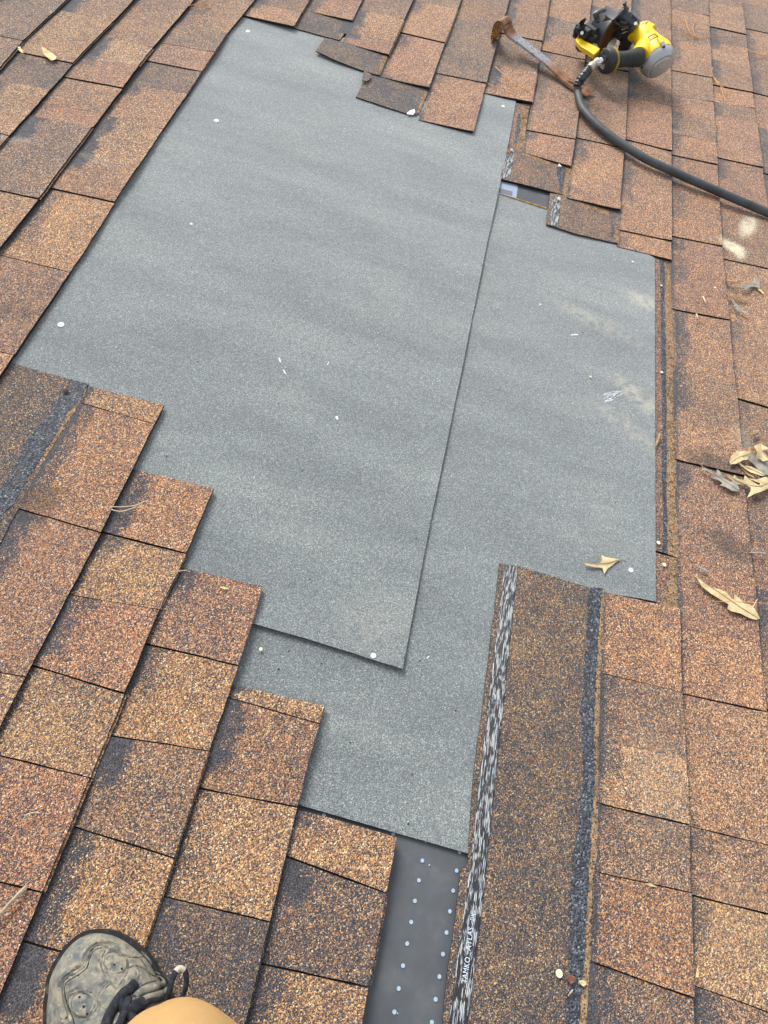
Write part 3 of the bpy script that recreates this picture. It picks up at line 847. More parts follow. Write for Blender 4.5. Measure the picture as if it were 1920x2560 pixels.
# strip of headlap right of the second sheet
z5 = lambda x, y: -0.0088 + 0.0004 * nz(x, y, 20)
h5a = head('narrow headlap strip beside the right edge of the lower sheet', [(1626, 600), (1690, 630), (1690, 655), (1695, 1145), (1706, 1393), (1626, 1369)], z5, sp=0.03, col=(0.85, 0.80, 0.76, 0.60), seed=3)
h5b = head('short headlap piece below the seam beside the lower sheet', [(1626, 1375), (1706, 1399), (1709, 1525), (1626, 1502)], z5, sp=0.02, col=(0.85, 0.80, 0.76, 0.58), seed=5)
band('tar_strip', crop_pts('F', [(965, 0), (968, 300), (972, 700), (980, 1100), (975, 1400)]) + crop_pts('I', [(985, 0), (985, 150), (980, 255)]),
     crop_pts('F', [(993, 0), (990, 300), (1002, 700), (1003, 1100), (1005, 1400)]) + crop_pts('I', [(1008, 0), (1012, 150), (1010, 268)]), z5, 0.0007, [MAT_TAR], h5a, jag=0.0012, sp=0.008, seed=7.)
band('glue_line', crop_pts('F', [(993, 20), (998, 300), (1005, 700), (1010, 1100), (1006, 1400)]) + crop_pts('I', [(1008, 0), (1015, 150), (1012, 268)]),
     crop_pts('F', [(1040, 25), (1042, 300), (1055, 700), (1062, 1100), (1068, 1400)]) + crop_pts('I', [(1078, 0), (1082, 150), (1082, 295)]), z5, 0.0002, [MAT_GLUE], h5a, jag=0.0008, sp=0.010, off=0.0003, seed=8.)
band('glue_line', crop_pts('I', [(1030, 285), (1035, 380), (985, 570), (985, 605)]), crop_pts('I', [(1080, 298), (1086, 400), (1090, 620), (1088, 640)]), z5, 0.0002, [MAT_GLUE], h5b, jag=0.0008, sp=0.010, off=0.0003, seed=9.)

# three dark headlap ends at the top edge of the patch
z1 = lambda x, y: -0.0076
h1 = head('dark headlap end at the top of the patch, uppermost of three', crop_pts('B', [(318, 40), (625, 120), (615, 160), (540, 256), (430, 228), (238, 175)]), z1, seed=1, sp=0.02, col=(0.72, .80, .74, .80))
band('glue_line', crop_pts('B', [(585, 140), (545, 215), (525, 245)]), crop_pts('B', [(612, 145), (575, 215), (545, 254)]), z1, 0.0002, [MAT_GLUE], h1, sp=0.006, off=0.0003)
pA = W(*M('B', 385, 345), 0)
z2 = lambda x, y: -0.0050 + 0.006 * max(0, 1 - (Vector((x, y)) - pA.xy).length / 0.13)
h2 = head('dark headlap end curling up over the grey sheet, middle of three', crop_pts('B', [(445, 250), (640, 295), (862, 350), (805, 492), (700, 462), (540, 410), (385, 345)]), z2, seed=2, sp=0.02, col=(0.72, .80, .74, .80))
band('glue_line', crop_pts('B', [(825, 365), (800, 420), (775, 480)]), crop_pts('B', [(850, 372), (828, 430), (802, 490)]), z2, 0.0002, [MAT_GLUE], h2, sp=0.006, off=0.0003)
z3 = lambda x, y: -0.0066 + 0.0006 * nz(x, y, 30)
h3 = head('dark torn headlap end with a white scrap at its corner, lowest of three', crop_pts('B', [(700, 478), (900, 520), (1125, 565), (1085, 640), (1035, 750), (1030, 712), (1005, 712), (975, 733), (850, 695), (648, 625), (680, 560)]), z3, seed=4, sp=0.02, jag=0.0016, col=(0.72, .80, .74, .80))
band('glue_line', crop_pts('B', [(1090, 590), (1070, 650), (1040, 730)]), crop_pts('B', [(1115, 596), (1092, 650), (1058, 742)]), z3, 0.0002, [MAT_GLUE], h3, sp=0.006, off=0.0003)
# flap folded over at the torn corner
slab('torn_flap', [W(*p, -.004) for p in crop_pts('B', [(700, 470), (745, 490), (735, 520), (712, 538), (688, 530), (690, 500)])], 0.0015, lambda x, y: 0.0005 + .001 * nz(x, y, 90), 0.01, [MAT_HEAD, MAT_EDGE], h3,
     jag=0.001, attr=lambda v: {'blend': ('FLOAT_COLOR', [HEADCOL] * len(v))})

# headlap pieces at the upper right
z4 = lambda x, y: -0.0090
h4 = head('brown headlap strip tucked beside the top right corner of the sheet', [Z1(*p) for p in [(340, 60), (560, 82), (545, 130), (500, 380), (478, 600), (290, 562), (270, 540)]], z4, seed=6, sp=0.02, col=(0.85, .78, .70, .60))
band('tar_strip', [Z1(*p) for p in [(420, 180), (405, 330), (380, 500)]], [Z1(*p) for p in [(452, 180), (440, 330), (412, 500)]], z4, 0.0005, [MAT_TAR], h4, sp=0.006, jag=0.003)
band('glue_line', [Z1(*p) for p in [(475, 90), (455, 250), (425, 560)]], [Z1(*p) for p in [(545, 95), (520, 280), (478, 570)]], z4, 0.0002, [MAT_GLUE], h4, sp=0.008, off=0.0003)
zp1 = lambda x, y: -0.0088 + 0.0006 * nz(x, y, 25)
p1 = head('headlap piece beside the printed label with tape at its left end', [Z1(*p) for p in [(285, 555), (470, 590), (1005, 752), (1000, 900), (985, 1092), (880, 1058), (560, 975), (225, 890)]], zp1, seed=7, sp=0.02, col=(0.82, .78, .68, .66))
tape([Z1(295, 590), Z1(242, 888)], [Z1(382, 605), Z1(330, 908)], zp1, p1)
band('tar_strip', [Z1(*p) for p in [(850, 765), (840, 820), (850, 860), (880, 1040)]], [Z1(*p) for p in [(935, 770), (942, 830), (925, 900), (898, 1045)]], zp1, 0.0006, [MAT_TAR], p1, sp=0.006, jag=0.0015)
band('glue_line', [Z1(*p) for p in [(930, 765), (940, 850), (925, 930), (898, 1060)]], [Z1(*p) for p in [(998, 775), (995, 900), (985, 960), (972, 1088)]], zp1, 0.0002, [MAT_GLUE], p1, sp=0.008, off=0.0003)
band('glue_line', [Z1(*p) for p in [(440, 605), (640, 660), (940, 752)]], [Z1(*p) for p in [(500, 640), (700, 722), (930, 790)]], zp1, 0.0002, [MAT_GLUE], p1, sp=0.008, off=0.0003, seed=3.)
zp2 = lambda x, y: -0.0084 + 0.0006 * nz(x, y, 25)
p2 = head('headlap piece over the top edge of the lower sheet, tape at its left end', [Z1(*p) for p in [(768, 1050), (980, 1085), (1535, 1245), (1532, 1400), (1525, 1605), (1290, 1550), (1050, 1495), (728, 1390)]], zp2, seed=8, sp=0.02, col=(0.82, .78, .68, .66))
tape([Z1(796, 1085), Z1(766, 1400)], [Z1(890, 1100), Z1(855, 1424)], zp2, p2)
band('tar_strip', [Z1(*p) for p in [(1440, 1300), (1450, 1400), (1430, 1520)]], [Z1(*p) for p in [(1460, 1300), (1470, 1400), (1458, 1530)]], zp2, 0.0006, [MAT_TAR], p2, sp=0.006, jag=0.0015)
band('glue_line', [Z1(*p) for p in [(1450, 1250), (1470, 1350), (1460, 1590)]], [Z1(*p) for p in [(1530, 1262), (1528, 1400), (1518, 1600)]], zp2, 0.0002, [MAT_GLUE], p2, sp=0.008, off=0.0003)
band('glue_line', [Z1(*p) for p in [(980, 1105), (1200, 1160), (1480, 1240)]], [Z1(*p) for p in [(1080, 1165), (1250, 1250), (1470, 1315)]], zp2, 0.0002, [MAT_GLUE], p2, sp=0.008, off=0.0003, seed=3.)

# ------------------------------------------------------------------ the two grey sheets
SH1 = [(1005, 1675), (1037, 1511), (1058, 1396), (1081, 1280), (1150, 945), (1211, 640), (1253, 447), (1280, 309), (1292, 238), (1190, 190), (1010, 140), (800, 75), (590, 8), (540, 60), (478, 175), (380, 320), (260, 500), (175, 640), (-30, 920),
       (0, 930), (180, 975), (385, 1035), (325, 1180), (510, 1245), (445, 1430), (620, 1490), (600, 1552), (760, 1597), (880, 1634)]
SH2 = [(1640, 1504), (1638, 1100), (1637, 609), (1500, 560), (1368, 523), (1247, 484), (1180, 470), (1000, 1500), (640, 1480), (600, 1560), (555, 1730), (785, 1785), (725, 2006), (950, 2071), (1180, 2137), (1195, 2141), (1235, 1920), (1290, 1432), (1420, 1465)]
Z_S1, Z_S2 = -0.0098, -0.0134
w1 = [W(a, b, Z_S1) for a, b in SH1]; w2 = [W(a, b, Z_S2 + (0.0076 if a > 1600 else 0)) for a, b in SH2]
e1a, e1b = W(1005, 1675, Z_S1), W(600, 1552, Z_S1)
def seg_d(p, a, b):
    a, b = a.xy, b.xy; ab = b - a; t = max(0, min(1, (p - a).dot(ab) / ab.length_squared)); return (p - a - ab * t).length
c1 = W(1270, 330, Z_S1)
REDGE = [(w1[i], w1[i + 1]) for i in range(8)]
def zs1(x, y):
    p = Vector((x, y))
    z = Z_S1 + 0.0013 * math.sin(y * 24 + 2.0 * nz(x, y, 2.5) + x * 5) * min(1, max(0, y - 0.3)) + 0.0005 * nz(x, y, 8)
    d = seg_d(p, e1a, e1b); 
    if d < 0.06: z += 0.0040 * (1 - d / 0.06) ** 2
    d = (p - c1.xy).length
    if d < 0.12: z += 0.0030 * (1 - d / 0.12)
    d = min(seg_d(p, a_, b_) for a_, b_ in REDGE)
    if d < 0.05: z += 0.0022 * (1 - d / 0.05) ** 2
    return z
x2 = W(1638, 1100, Z_S2 + .0076).x
b2a, b2b = W(725, 2006, Z_S2), W(1190, 2140, Z_S2)
def zs2(x, y):
    z = Z_S2 + 0.0003 * nz(x, y, 8)
    if y < 1.6: z += 0.0076 * max(0, 1 - max(0, x2 - x - 0.02) / 0.14) ** 1.3
    d = seg_d(Vector((x, y)), b2a, b2b)
    if d < 0.05: z += 0.0022 * (1 - d / 0.05) ** 2
    return z
sheet2 = slab('roofing_sheet', w2, 0.0020, zs2, 0.03, [MAT_ROLL2, MAT_ROLLEDGE], None, jag=0.0003, origin=S2_ORG, seed=2)
tag(sheet2, 'smaller grey mineral roofing sheet on the right, partly under the larger one', 'roofing sheet', 'grey sheets laid over the stripped patch')
sheet1 = slab('roofing_sheet', w1, 0.0022, zs1, 0.03, [MAT_ROLL1, MAT_ROLLEDGE], None, jag=0.0003, origin=S1_ORG, seed=1)
tag(sheet1, 'larger grey mineral roofing sheet lying on top, filling the middle of the patch', 'roofing sheet', 'grey sheets laid over the stripped patch')
# pale cut edge on the lower sheet's top end
g = Geo(); q = [W(a, b, Z_S2 + .0014) for a, b in [(1250, 484), (1300, 500), (1366, 521)]]
g.tube(q, [0.0010, 0.0016, 0.0028], 6); g.build('pale_edge', [MAT_WOODEDGE], sheet2)

def cap(px, py, rr, parent, zf, name='nail_cap', mat=MAT_WHITE, h=0.0014):
    c = W(px, py, -0.008); c.z = zf(c.x, c.y)
    g = Geo(); g.lathe(c - Vector((0, 0, .0006)), c + Vector((0, 0, 1)), [(0, rr), (h + .0002, rr), (h + .0006, rr * .85), (h + .0008, rr * .4)], n=14)
    return g.build(name, [mat], parent)
for (a, b, r_) in [(620, 77, .0060), (541, 299, .0060), (478, 559, .0030), (152, 810, .0060), (933, 1640, .0045), (1258, 266, .0045)]: cap(a, b, r_, sheet1, zs1)
for (a, b, r_) in [(1577, 1426, .0045), (1352, 757, .0022)]: cap(a, b, r_, sheet2, zs2)
# small scratches and a scuffed paint smear
def flat_bits(name, polys, zf, mat, parent, h=0.0006):
    g = Geo()
    for p in polys:
        q = [W(a, b, -.009) for a, b in p]; q = [Vector((v.x, v.y, zf(v.x, v.y) + .0001)) for v in q]
        g.plate(q, (0, 0, h))
    return g.build(name, [mat], parent, smooth=False)
for q_ in [crop_pts('E', [(145, 658), (156, 662), (162, 690), (154, 685)]), crop_pts('E', [(172, 735), (182, 738), (197, 765), (186, 760)]), crop_pts('E', [(512, 1042), (530, 1035), (533, 1062), (520, 1055)]),
                      crop_pts('E', [(462, 700), (470, 680), (473, 682), (466, 705)])]: flat_bits('scratch', [q_], zs1, MAT_SCRAP, sheet1, .0003)
MAT_SMEAR = simple('faded_white_smear', (0.46, 0.50, 0.52), .85, .2, var=.35, scale=160)
rs = random.Random(3); polys = []
for i in range(54):
    t = i / 54; cx = 590 + 115 * t + rs.uniform(-8, 8); y0 = 888 - 22 * t + rs.uniform(0, 62 - 30 * t); ln = rs.uniform(10, 34) * (1.1 - t * .6); wd_ = rs.uniform(2, 6)
    polys.append(crop_pts('F', [(cx, y0), (cx + ln, y0 - ln * .28), (cx + ln, y0 - ln * .28 + wd_), (cx, y0 + wd_)]))
flat_bits('paint_smear', polys, zs2, MAT_SMEAR, sheet2, .0003)
for q_ in [crop_pts('F', [(385, 500), (432, 497), (434, 503), (386, 505)]), crop_pts('H', [(1110, 940), (1126, 925), (1128, 930), (1114, 945)])]: flat_bits('scratch', [q_], zs2, MAT_SCRAP, sheet2, .0003)

# loose granules and crumbs swept over the sheets and the bared strips
g = Geo(); rg = random.Random(11); cnt_ = 0
while cnt_ < 420:
    px_, py_ = rg.uniform(60, 1640), rg.uniform(60, 2540)
    p_ = W(px_, py_, -.0098)
    in1 = inside((p_.x, p_.y), w1); in2 = inside((p_.x, p_.y), w2)
    if in1: z_ = zs1(p_.x, p_.y)
    elif in2: z_ = zs2(p_.x, p_.y)
    elif inside((px_, py_), [(991, 2094), (1150, 2136), (1165, 2250), (1100, 2560), (906, 2557)]) and rg.random() < .25: z_ = DECKZ + .001
    elif inside((px_, py_), [(1310, 1450), (1470, 1480), (1400, 2560), (1200, 2560)]): z_ = z7(p_.x, p_.y)
    else: continue
    cnt_ += 1
    r_ = rg.choice([.0005, .0007, .0009, .0013]); c_ = Vector((p_.x, p_.y, z_ + r_ * .5)); a_ = rg.uniform(0, 6)
    d1 = Vector((math.cos(a_), math.sin(a_), 0)) * r_ * rg.uniform(.8, 2.0); d2 = Vector((-math.sin(a_), math.cos(a_), 0)) * r_; d3 = Vector((0, 0, r_ * .7))
    g.add([c_ + d1, c_ - d1, c_ + d2, c_ - d2, c_ + d3, c_ - d3], [(0, 2, 4), (2, 1, 4), (1, 3, 4), (3, 0, 4), (2, 0, 5), (1, 2, 5), (3, 1, 5), (0, 3, 5)], rg.choice([0, 0, 1, 2, 3]))
og = g.build('loose_granules', [MAT_EDGE, simple('tan_granule', (.50, .36, .20), .8), simple('rust_granule', (.38, .17, .08), .8), simple('pale_granule', (.6, .6, .56), .8)], None, smooth=False)
tag(og, 'loose granules and crumbs scattered over the grey sheets and bare strips', kind='stuff')

# ------------------------------------------------------------------ nails, scraps, seeds
def disc(px, py, r_, z, label, cat='seed', name='seed_husk', mat=MAT_PALE, group='pale seed husks scattered on the roof'):
    c = W(px, py, z)
    g = Geo(); g.lathe(c, c + Vector((0.05, 0.05, 1)), [(0, r_ * .8), (.0006, r_), (.0012, r_ * .95), (.0014, r_ * .5)], n=12)
    o = g.build(name, [mat], None, origin=c); tag(o, label, cat, group); return o
disc(1397.6, 2434, 0.0052, -0.007, 'pale green round seed husk on the long headlap near the bottom right')
disc(1645.7, 1357, 0.0040, -0.006, 'pale husk lying on the tar band just above the seam beside the sheet corner')
disc(1660, 1412, 0.0040, -0.006, 'pale husk just below the seam beside the sheet corner')
disc(1654, 931, 0.0036, -0.006, 'cream husk halfway up the strip beside the lower sheet')
disc(1653, 714, 0.0030, -0.006, 'cream husk near the top of the strip beside the lower sheet')
disc(1787, 719, 0.0030, -0.002, 'cream husk on a brown tab between the strip and the curled leaves')
disc(1581, 655, 0.0035, -0.008, 'pale green husk near the top right corner of the lower sheet')
disc(1476, 942, 0.0026, -0.0098, 'tiny tan crumb above the white smear on the lower sheet', 'crumb', 'crumb')
disc(652, 1623, 0.0030, -0.0098, 'small tan crumb on the grey sheet beside the stair of shingles', 'crumb', 'crumb')

def nail(p0, p1, z, label, hr=0.0045):
    a, b = W(*p0, z), W(*p1, z + .002); d = (b - a).normalized()
    g = Geo(); g.tube([a, a + d * .004, b], [0.0003, 0.0015, 0.0015], 8); g.lathe(b, b + d, [(0, hr), (.0012, hr), (.0016, hr * .6)], n=12)
    o = g.build('loose_nail', [MAT_STEEL], None, origin=a); tag(o, label, 'nail', 'loose roofing nails on the shingles'); return o
nail(M('I', 1540, 263), M('I', 1628, 268), 0.003, 'loose galvanised nail with round head at the right edge above the long leaf')
nail(M('I', 1200, 352), M('I', 1268, 384), 0.003, 'thin pale nail lying beside the seam below the tan strip', hr=.002)
nail(M('C', 1066, 583), M('C', 1124, 583), 0.003, 'small pale nail on the shingles right of the nail gun', hr=.002)
def nail_head(px, py, z, mat, label):
    c = W(px, py, z); g = Geo(); g.lathe(c - Vector((0, 0, .004)), c + Vector((.2, -.2, 1)), [(0, .0015), (.004, .0015), (.0042, .0048), (.0055, .0050), (.0062, .003)], n=14)
    o = g.build('roofing_nail', [mat], None, origin=c); tag(o, label, 'nail', 'nail heads in the release tape')
nail_head(*Z1(310, 605), -0.003, MAT_COPPER, 'copper coloured nail head at the upper corner of the tape beside the sheet edge')
nail_head(*Z1(345, 590), -0.004, MAT_STEEL, 'steel nail head tucked behind the copper coloured one')
nail_head(*Z1(856, 1120), -0.003, MAT_PALE, 'pale nail head in the tape of the lower headlap piece')
nail_head(*M('D', 425, 873), -0.004, simple('dark_rust', (.06, .035, .03), .7), 'dark rusted nail head on the bare headlap at the left')
sc_ = slab('paper_scrap', [W(*p, -.006) for p in crop_pts('B', [(975, 735), (1000, 715), (1028, 708), (1030, 730), (1018, 745), (985, 742)])], .0004, lambda x, y: -0.0052 + .001 * nz(x, y, 60), 0.006, [MAT_SCRAP], None, origin=W(*M('B', 1000, 728), -.006))
tag(sc_, 'torn white scrap at the corner of the lowest dark headlap end', 'scrap')
sc_ = slab('paper_scrap', [W(*Z1(*p), -.002) for p in [(862, 732), (893, 764), (856, 762)]], .0008, lambda x, y: -0.0028, 0.006, [MAT_SCRAP], None, origin=W(*Z1(870, 750), -.003))
tag(sc_, 'tiny white triangular scrap on the headlap beside the seam', 'scrap')
sc_ = slab('resin_flake', [W(*M('L', x, y), -.004) for x, y in [(430, 1380), (455, 1372), (484, 1385), (480, 1405), (462, 1420), (440, 1400)]], .0012, lambda x, y: -0.0035 + .001 * nz(x, y, 200), 0.003, [simple('cream_flake', (.62, .5, .27), .8, var=.2, scale=200)], None, jag=.001, origin=W(*M('L', 455, 1395), -.004))
tag(sc_, 'crumbly cream flake on the glue line at the bottom right', 'debris')
sc_ = slab('bark_bit', [W(*M('L', x, y), -.004) for x, y in [(350, 1365), (375, 1340), (405, 1350), (400, 1385), (375, 1400)]], .003, lambda x, y: -0.002 + .002 * nz(x, y, 200), 0.003, [simple('red_bark', (.18, .075, .05), .8, var=.3, scale=200)], None, jag=.001, origin=W(*M('L', 378, 1370), -.004))
tag(sc_, 'small reddish bark bit between the green husk and the cream flake', 'debris')

# ------------------------------------------------------------------ leaves
def leaf_mat(name, a, b):
    g = N(name, 0.65, 0.35)
    n = g.noise(60.0, 4.0, 0.6); n2 = g.noise(500.0, 2.0)
    col = g.mix(g.smooth(n, 0.35, 0.65), a, b)
    col = g.mix(g.math('MULTIPLY', g.smooth(n2, 0.58, 0.68), 0.4), col, tuple(c * .45 for c in a))
    g.color(col); g.bump(g.noise(220.0, 3.0), 0.4, 0.001); return g.m
L_TAN = leaf_mat('leaf_tan', (0.50, 0.38, 0.20), (0.68, 0.57, 0.33))
L_GREY = leaf_mat('leaf_grey', (0.20, 0.185, 0.16), (0.36, 0.34, 0.29))
L_BROWN = leaf_mat('leaf_brown', (0.30, 0.17, 0.09), (0.48, 0.33, 0.18))
L_YEL = leaf_mat('leaf_yellow', (0.66, 0.48, 0.20), (0.78, 0.62, 0.30))
MAT_VEIN = simple('leaf_vein', (0.35, 0.25, 0.13), .7)
def leaf(pts, mat, label, cat_group, z0=0.0015, lift=0.006, vein=None, seed=0.0):
    P = [W(a, b, z0 + lift * .4) for a, b in pts]
    P = [p.xy for p in P]
    # fine outline
    cx = sum(p.x for p in P) / len(P); cy = sum(p.y for p in P) / len(P)
    ext = max((p - Vector((cx, cy))).length for p in P)
    def zf(x, y):
        d = (Vector((x, y)) - Vector((cx, cy))).length / ext
        return z0 + lift * (0.25 + 0.75 * abs(nz(x, y, 1.1 / ext, seed)) + 0.5 * d * d * nz(x, y, 0.7 / ext, seed + 4)) + 0.0006 * nz(x, y, 150)
    o = slab('oak_leaf', P, 0.0004, zf, max(0.003, ext / 9), [mat], None, origin=(cx, cy, z0), seed=seed)
    tag(o, label, 'leaf', cat_group)
    if vein:
        q = spline([W(a, b, z0 + lift * .4) for a, b in vein], 4)
        q = [Vector((p.x, p.y, zf(p.x, p.y) + .0003)) for p in q]
        Geo().tube(q, [0.0007] * (len(q) - 1) + [0.0003], 5).build('vein', [MAT_VEIN], o)
    return o
GL = 'dry oak leaves on the roof'
def zz(Z, pts): return [Z(*p) for p in pts]
leaf(crop_pts('I', [(455, 325), (490, 330), (520, 338), (555, 334), (575, 325), (582, 305), (577, 278), (600, 292), (640, 298), (680, 302), (702, 306), (690, 315), (668, 328), (650, 345), (625, 362), (612, 378), (600, 400), (595, 382), (590, 364), (570, 358), (520, 356), (485, 345)]),
     L_TAN, 'single tan lobed oak leaf lying on the grey sheet above the white nail cap', GL, -0.0095, .010, crop_pts('I', [(462, 328), (600, 335), (700, 308), (750, 312)]), 1)
leaf(crop_pts('I', [(1170, 400), (1200, 415), (1240, 452), (1290, 490), (1340, 500), (1385, 525), (1415, 560), (1432, 570), (1440, 535), (1475, 560), (1505, 592), (1545, 598), (1565, 612), (1590, 650), (1610, 690), (1580, 698), (1540, 688), (1480, 660), (1420, 645), (1395, 630), (1398, 600), (1360, 575), (1290, 525), (1230, 485), (1205, 440)]),
     L_TAN, 'long mottled tan leaf at the right edge below the galvanised nail', GL, 0.001, .012, crop_pts('I', [(1180, 408), (1330, 515), (1460, 610), (1600, 688)]), 2)
leaf(zz(Z3, [(90, 450), (150, 470), (190, 515), (240, 540), (280, 545), (305, 568), (345, 580), (348, 535), (375, 555), (400, 590), (430, 640), (500, 690), (535, 690), (560, 670), (572, 720), (600, 750), (615, 780), (580, 800), (520, 795), (440, 745), (380, 725), (405, 710), (408, 690), (350, 655), (300, 650), (260, 632), (300, 625), (295, 595), (230, 555), (170, 535), (168, 500), (140, 475)]),
     L_GREY, 'grey curled leaf under the seam left of the leaf pile', GL, 0.0015, .012, zz(Z3, [(150, 480), (350, 610), (580, 780), (715, 830)]), 3)
leaf(zz(Z3, [(430, 598), (480, 612), (530, 640), (545, 612), (570, 640), (600, 655), (658, 668), (668, 618), (720, 660), (800, 705), (858, 728), (862, 695), (780, 675), (712, 652), (820, 655), (930, 625), (975, 640), (975, 755), (940, 770), (880, 800), (800, 830), (715, 868), (735, 820), (748, 790), (742, 755), (690, 722), (640, 712), (580, 710), (545, 680), (490, 640)]),
     L_TAN, 'large tan lobed leaf at the front of the leaf pile, cut by the frame', GL, 0.003, .014, zz(Z3, [(440, 602), (620, 690), (800, 745), (960, 700)]), 4)
leaf(zz(Z3, [(500, 440), (510, 400), (525, 370), (580, 320), (640, 325), (700, 335), (745, 352), (730, 400), (700, 425), (640, 440), (600, 465), (555, 478), (510, 478)]),
     L_TAN, 'broad tan leaf at the upper left of the leaf pile', GL, 0.004, .014, zz(Z3, [(505, 470), (600, 400), (740, 355)]), 5)
leaf(zz(Z3, [(640, 300), (700, 280), (780, 280), (805, 330), (740, 352), (680, 330)]), L_BROWN, 'small brown leaf patch behind the broad tan leaf', GL, 0.002, .008, None, 6)
leaf(zz(Z3, [(780, 265), (820, 250), (870, 225), (900, 255), (975, 285), (975, 300), (900, 305), (880, 320), (920, 380), (975, 440), (900, 438), (870, 415), (850, 402), (815, 400), (808, 340), (790, 300)]),
     L_TAN, 'pale tan leaf at the top right of the leaf pile', GL, 0.007, .012, zz(Z3, [(870, 230), (870, 330), (960, 435)]), 7)
leaf(zz(Z3, [(675, 395), (700, 372), (760, 362), (810, 338), (822, 400), (880, 430), (975, 452), (975, 600), (900, 592), (860, 570), (830, 530), (780, 480), (735, 450), (700, 420)]),
     L_GREY, 'dark grey leaf in the middle of the leaf pile', GL, 0.002, .008, None, 8)
leaf(zz(Z3, [(590, 455), (630, 478), (660, 492), (750, 502), (830, 535), (890, 575), (930, 612), (860, 610), (790, 590), (740, 570), (680, 525), (630, 495)]),
     L_TAN, 'narrow tan leaf lying across the middle of the leaf pile', GL, 0.006, .008, zz(Z3, [(600, 460), (760, 540), (925, 610)]), 9)
leaf(zz(Z3, [(590, 462), (640, 515), (700, 545), (760, 590), (805, 655), (770, 645), (700, 595), (640, 540)]), L_BROWN, 'narrow brown leaf under the narrow tan one', GL, 0.002, .006, None, 10)
leaf(zz(Z3, [(708, 132), (740, 95), (780, 72), (852, 62), (845, 92), (800, 122), (750, 140)]), L_BROWN, 'small brown folded leaf above the leaf pile', GL, 0.002, .010, None, 11)
leaf(zz(Z3, [(760, 140), (800, 118), (850, 100), (862, 130), (820, 150)]), L_GREY, 'small grey leaf bit tucked under the folded brown leaf', GL, 0.001, .003, None, 12)
leaf(zz(Z5, [(230, 845), (300, 830), (340, 818), (400, 790), (460, 750), (500, 742), (560, 700), (512, 752), (498, 765), (520, 795), (505, 815), (512, 845), (470, 830), (430, 825), (400, 840), (365, 870), (330, 850), (270, 850)]),
     L_GREY, 'pale grey lobed leaf below the cream stains at the right edge', GL, 0.001, .012, None, 13)
leaf(zz(Z5, [(480, 850), (505, 850), (552, 905), (540, 908), (505, 880)]), L_YEL, 'small yellow sliver at the foot of the pale grey leaf', GL, 0.001, .003, None, 14)
leaf(zz(Z5, [(150, 905), (200, 905), (250, 925), (300, 915), (335, 935), (355, 958), (380, 942), (405, 942), (370, 975), (340, 968), (300, 945), (230, 940), (180, 935)]), L_BROWN, 'thin brown curled leaf between two grey leaves at the right edge', GL, 0.001, .008, None, 15)
leaf(zz(Z5, [(195, 970), (225, 980), (260, 1015), (280, 1050), (330, 1080), (395, 1120), (340, 1112), (300, 1085), (232, 1068), (255, 1058), (240, 1025)]), L_GREY, 'slim grey leaf lowest of the three by the cream stains', GL, 0.001, .008, None, 16)
leaf(crop_pts('A', [(270, 308), (285, 318), (310, 330), (345, 345), (366, 365), (358, 385), (330, 386), (300, 372), (282, 348)]), L_YEL, 'larger yellow leaf near the top left corner', GL, 0.001, .010, None, 17)
leaf(crop_pts('A', [(113, 302), (125, 298), (138, 312), (152, 347), (135, 338), (118, 322)]), L_YEL, 'small yellow leaf left of the larger yellow one', GL, 0.001, .010, None, 18)
leaf(crop_pts('L', [(1203, 1288), (1212, 1330), (1206, 1358), (1192, 1355), (1193, 1330)]), L_YEL, 'slim yellow green leaf bit at the bottom right', GL, 0.001, .004, None, 19)
leaf(crop_pts('L', [(858, 750), (900, 745), (942, 772), (905, 768)]), L_TAN, 'small tan leaf bit in the dark seam at the lower right', GL, 0.001, .003, None, 20)
leaf(crop_pts('G', [(1420, 488), (1450, 482), (1482, 498), (1455, 500)]), L_YEL, 'small yellow fleck on the stair of shingles', GL, 0.001, .003, None, 21)
leaf(crop_pts('F', [(925, 1235), (940, 1180), (955, 1145), (963, 1150), (955, 1190), (935, 1232)]), L_BROWN, 'narrow rust coloured leaf on the strip beside the lower sheet', GL, -0.003, .004, None, 22)

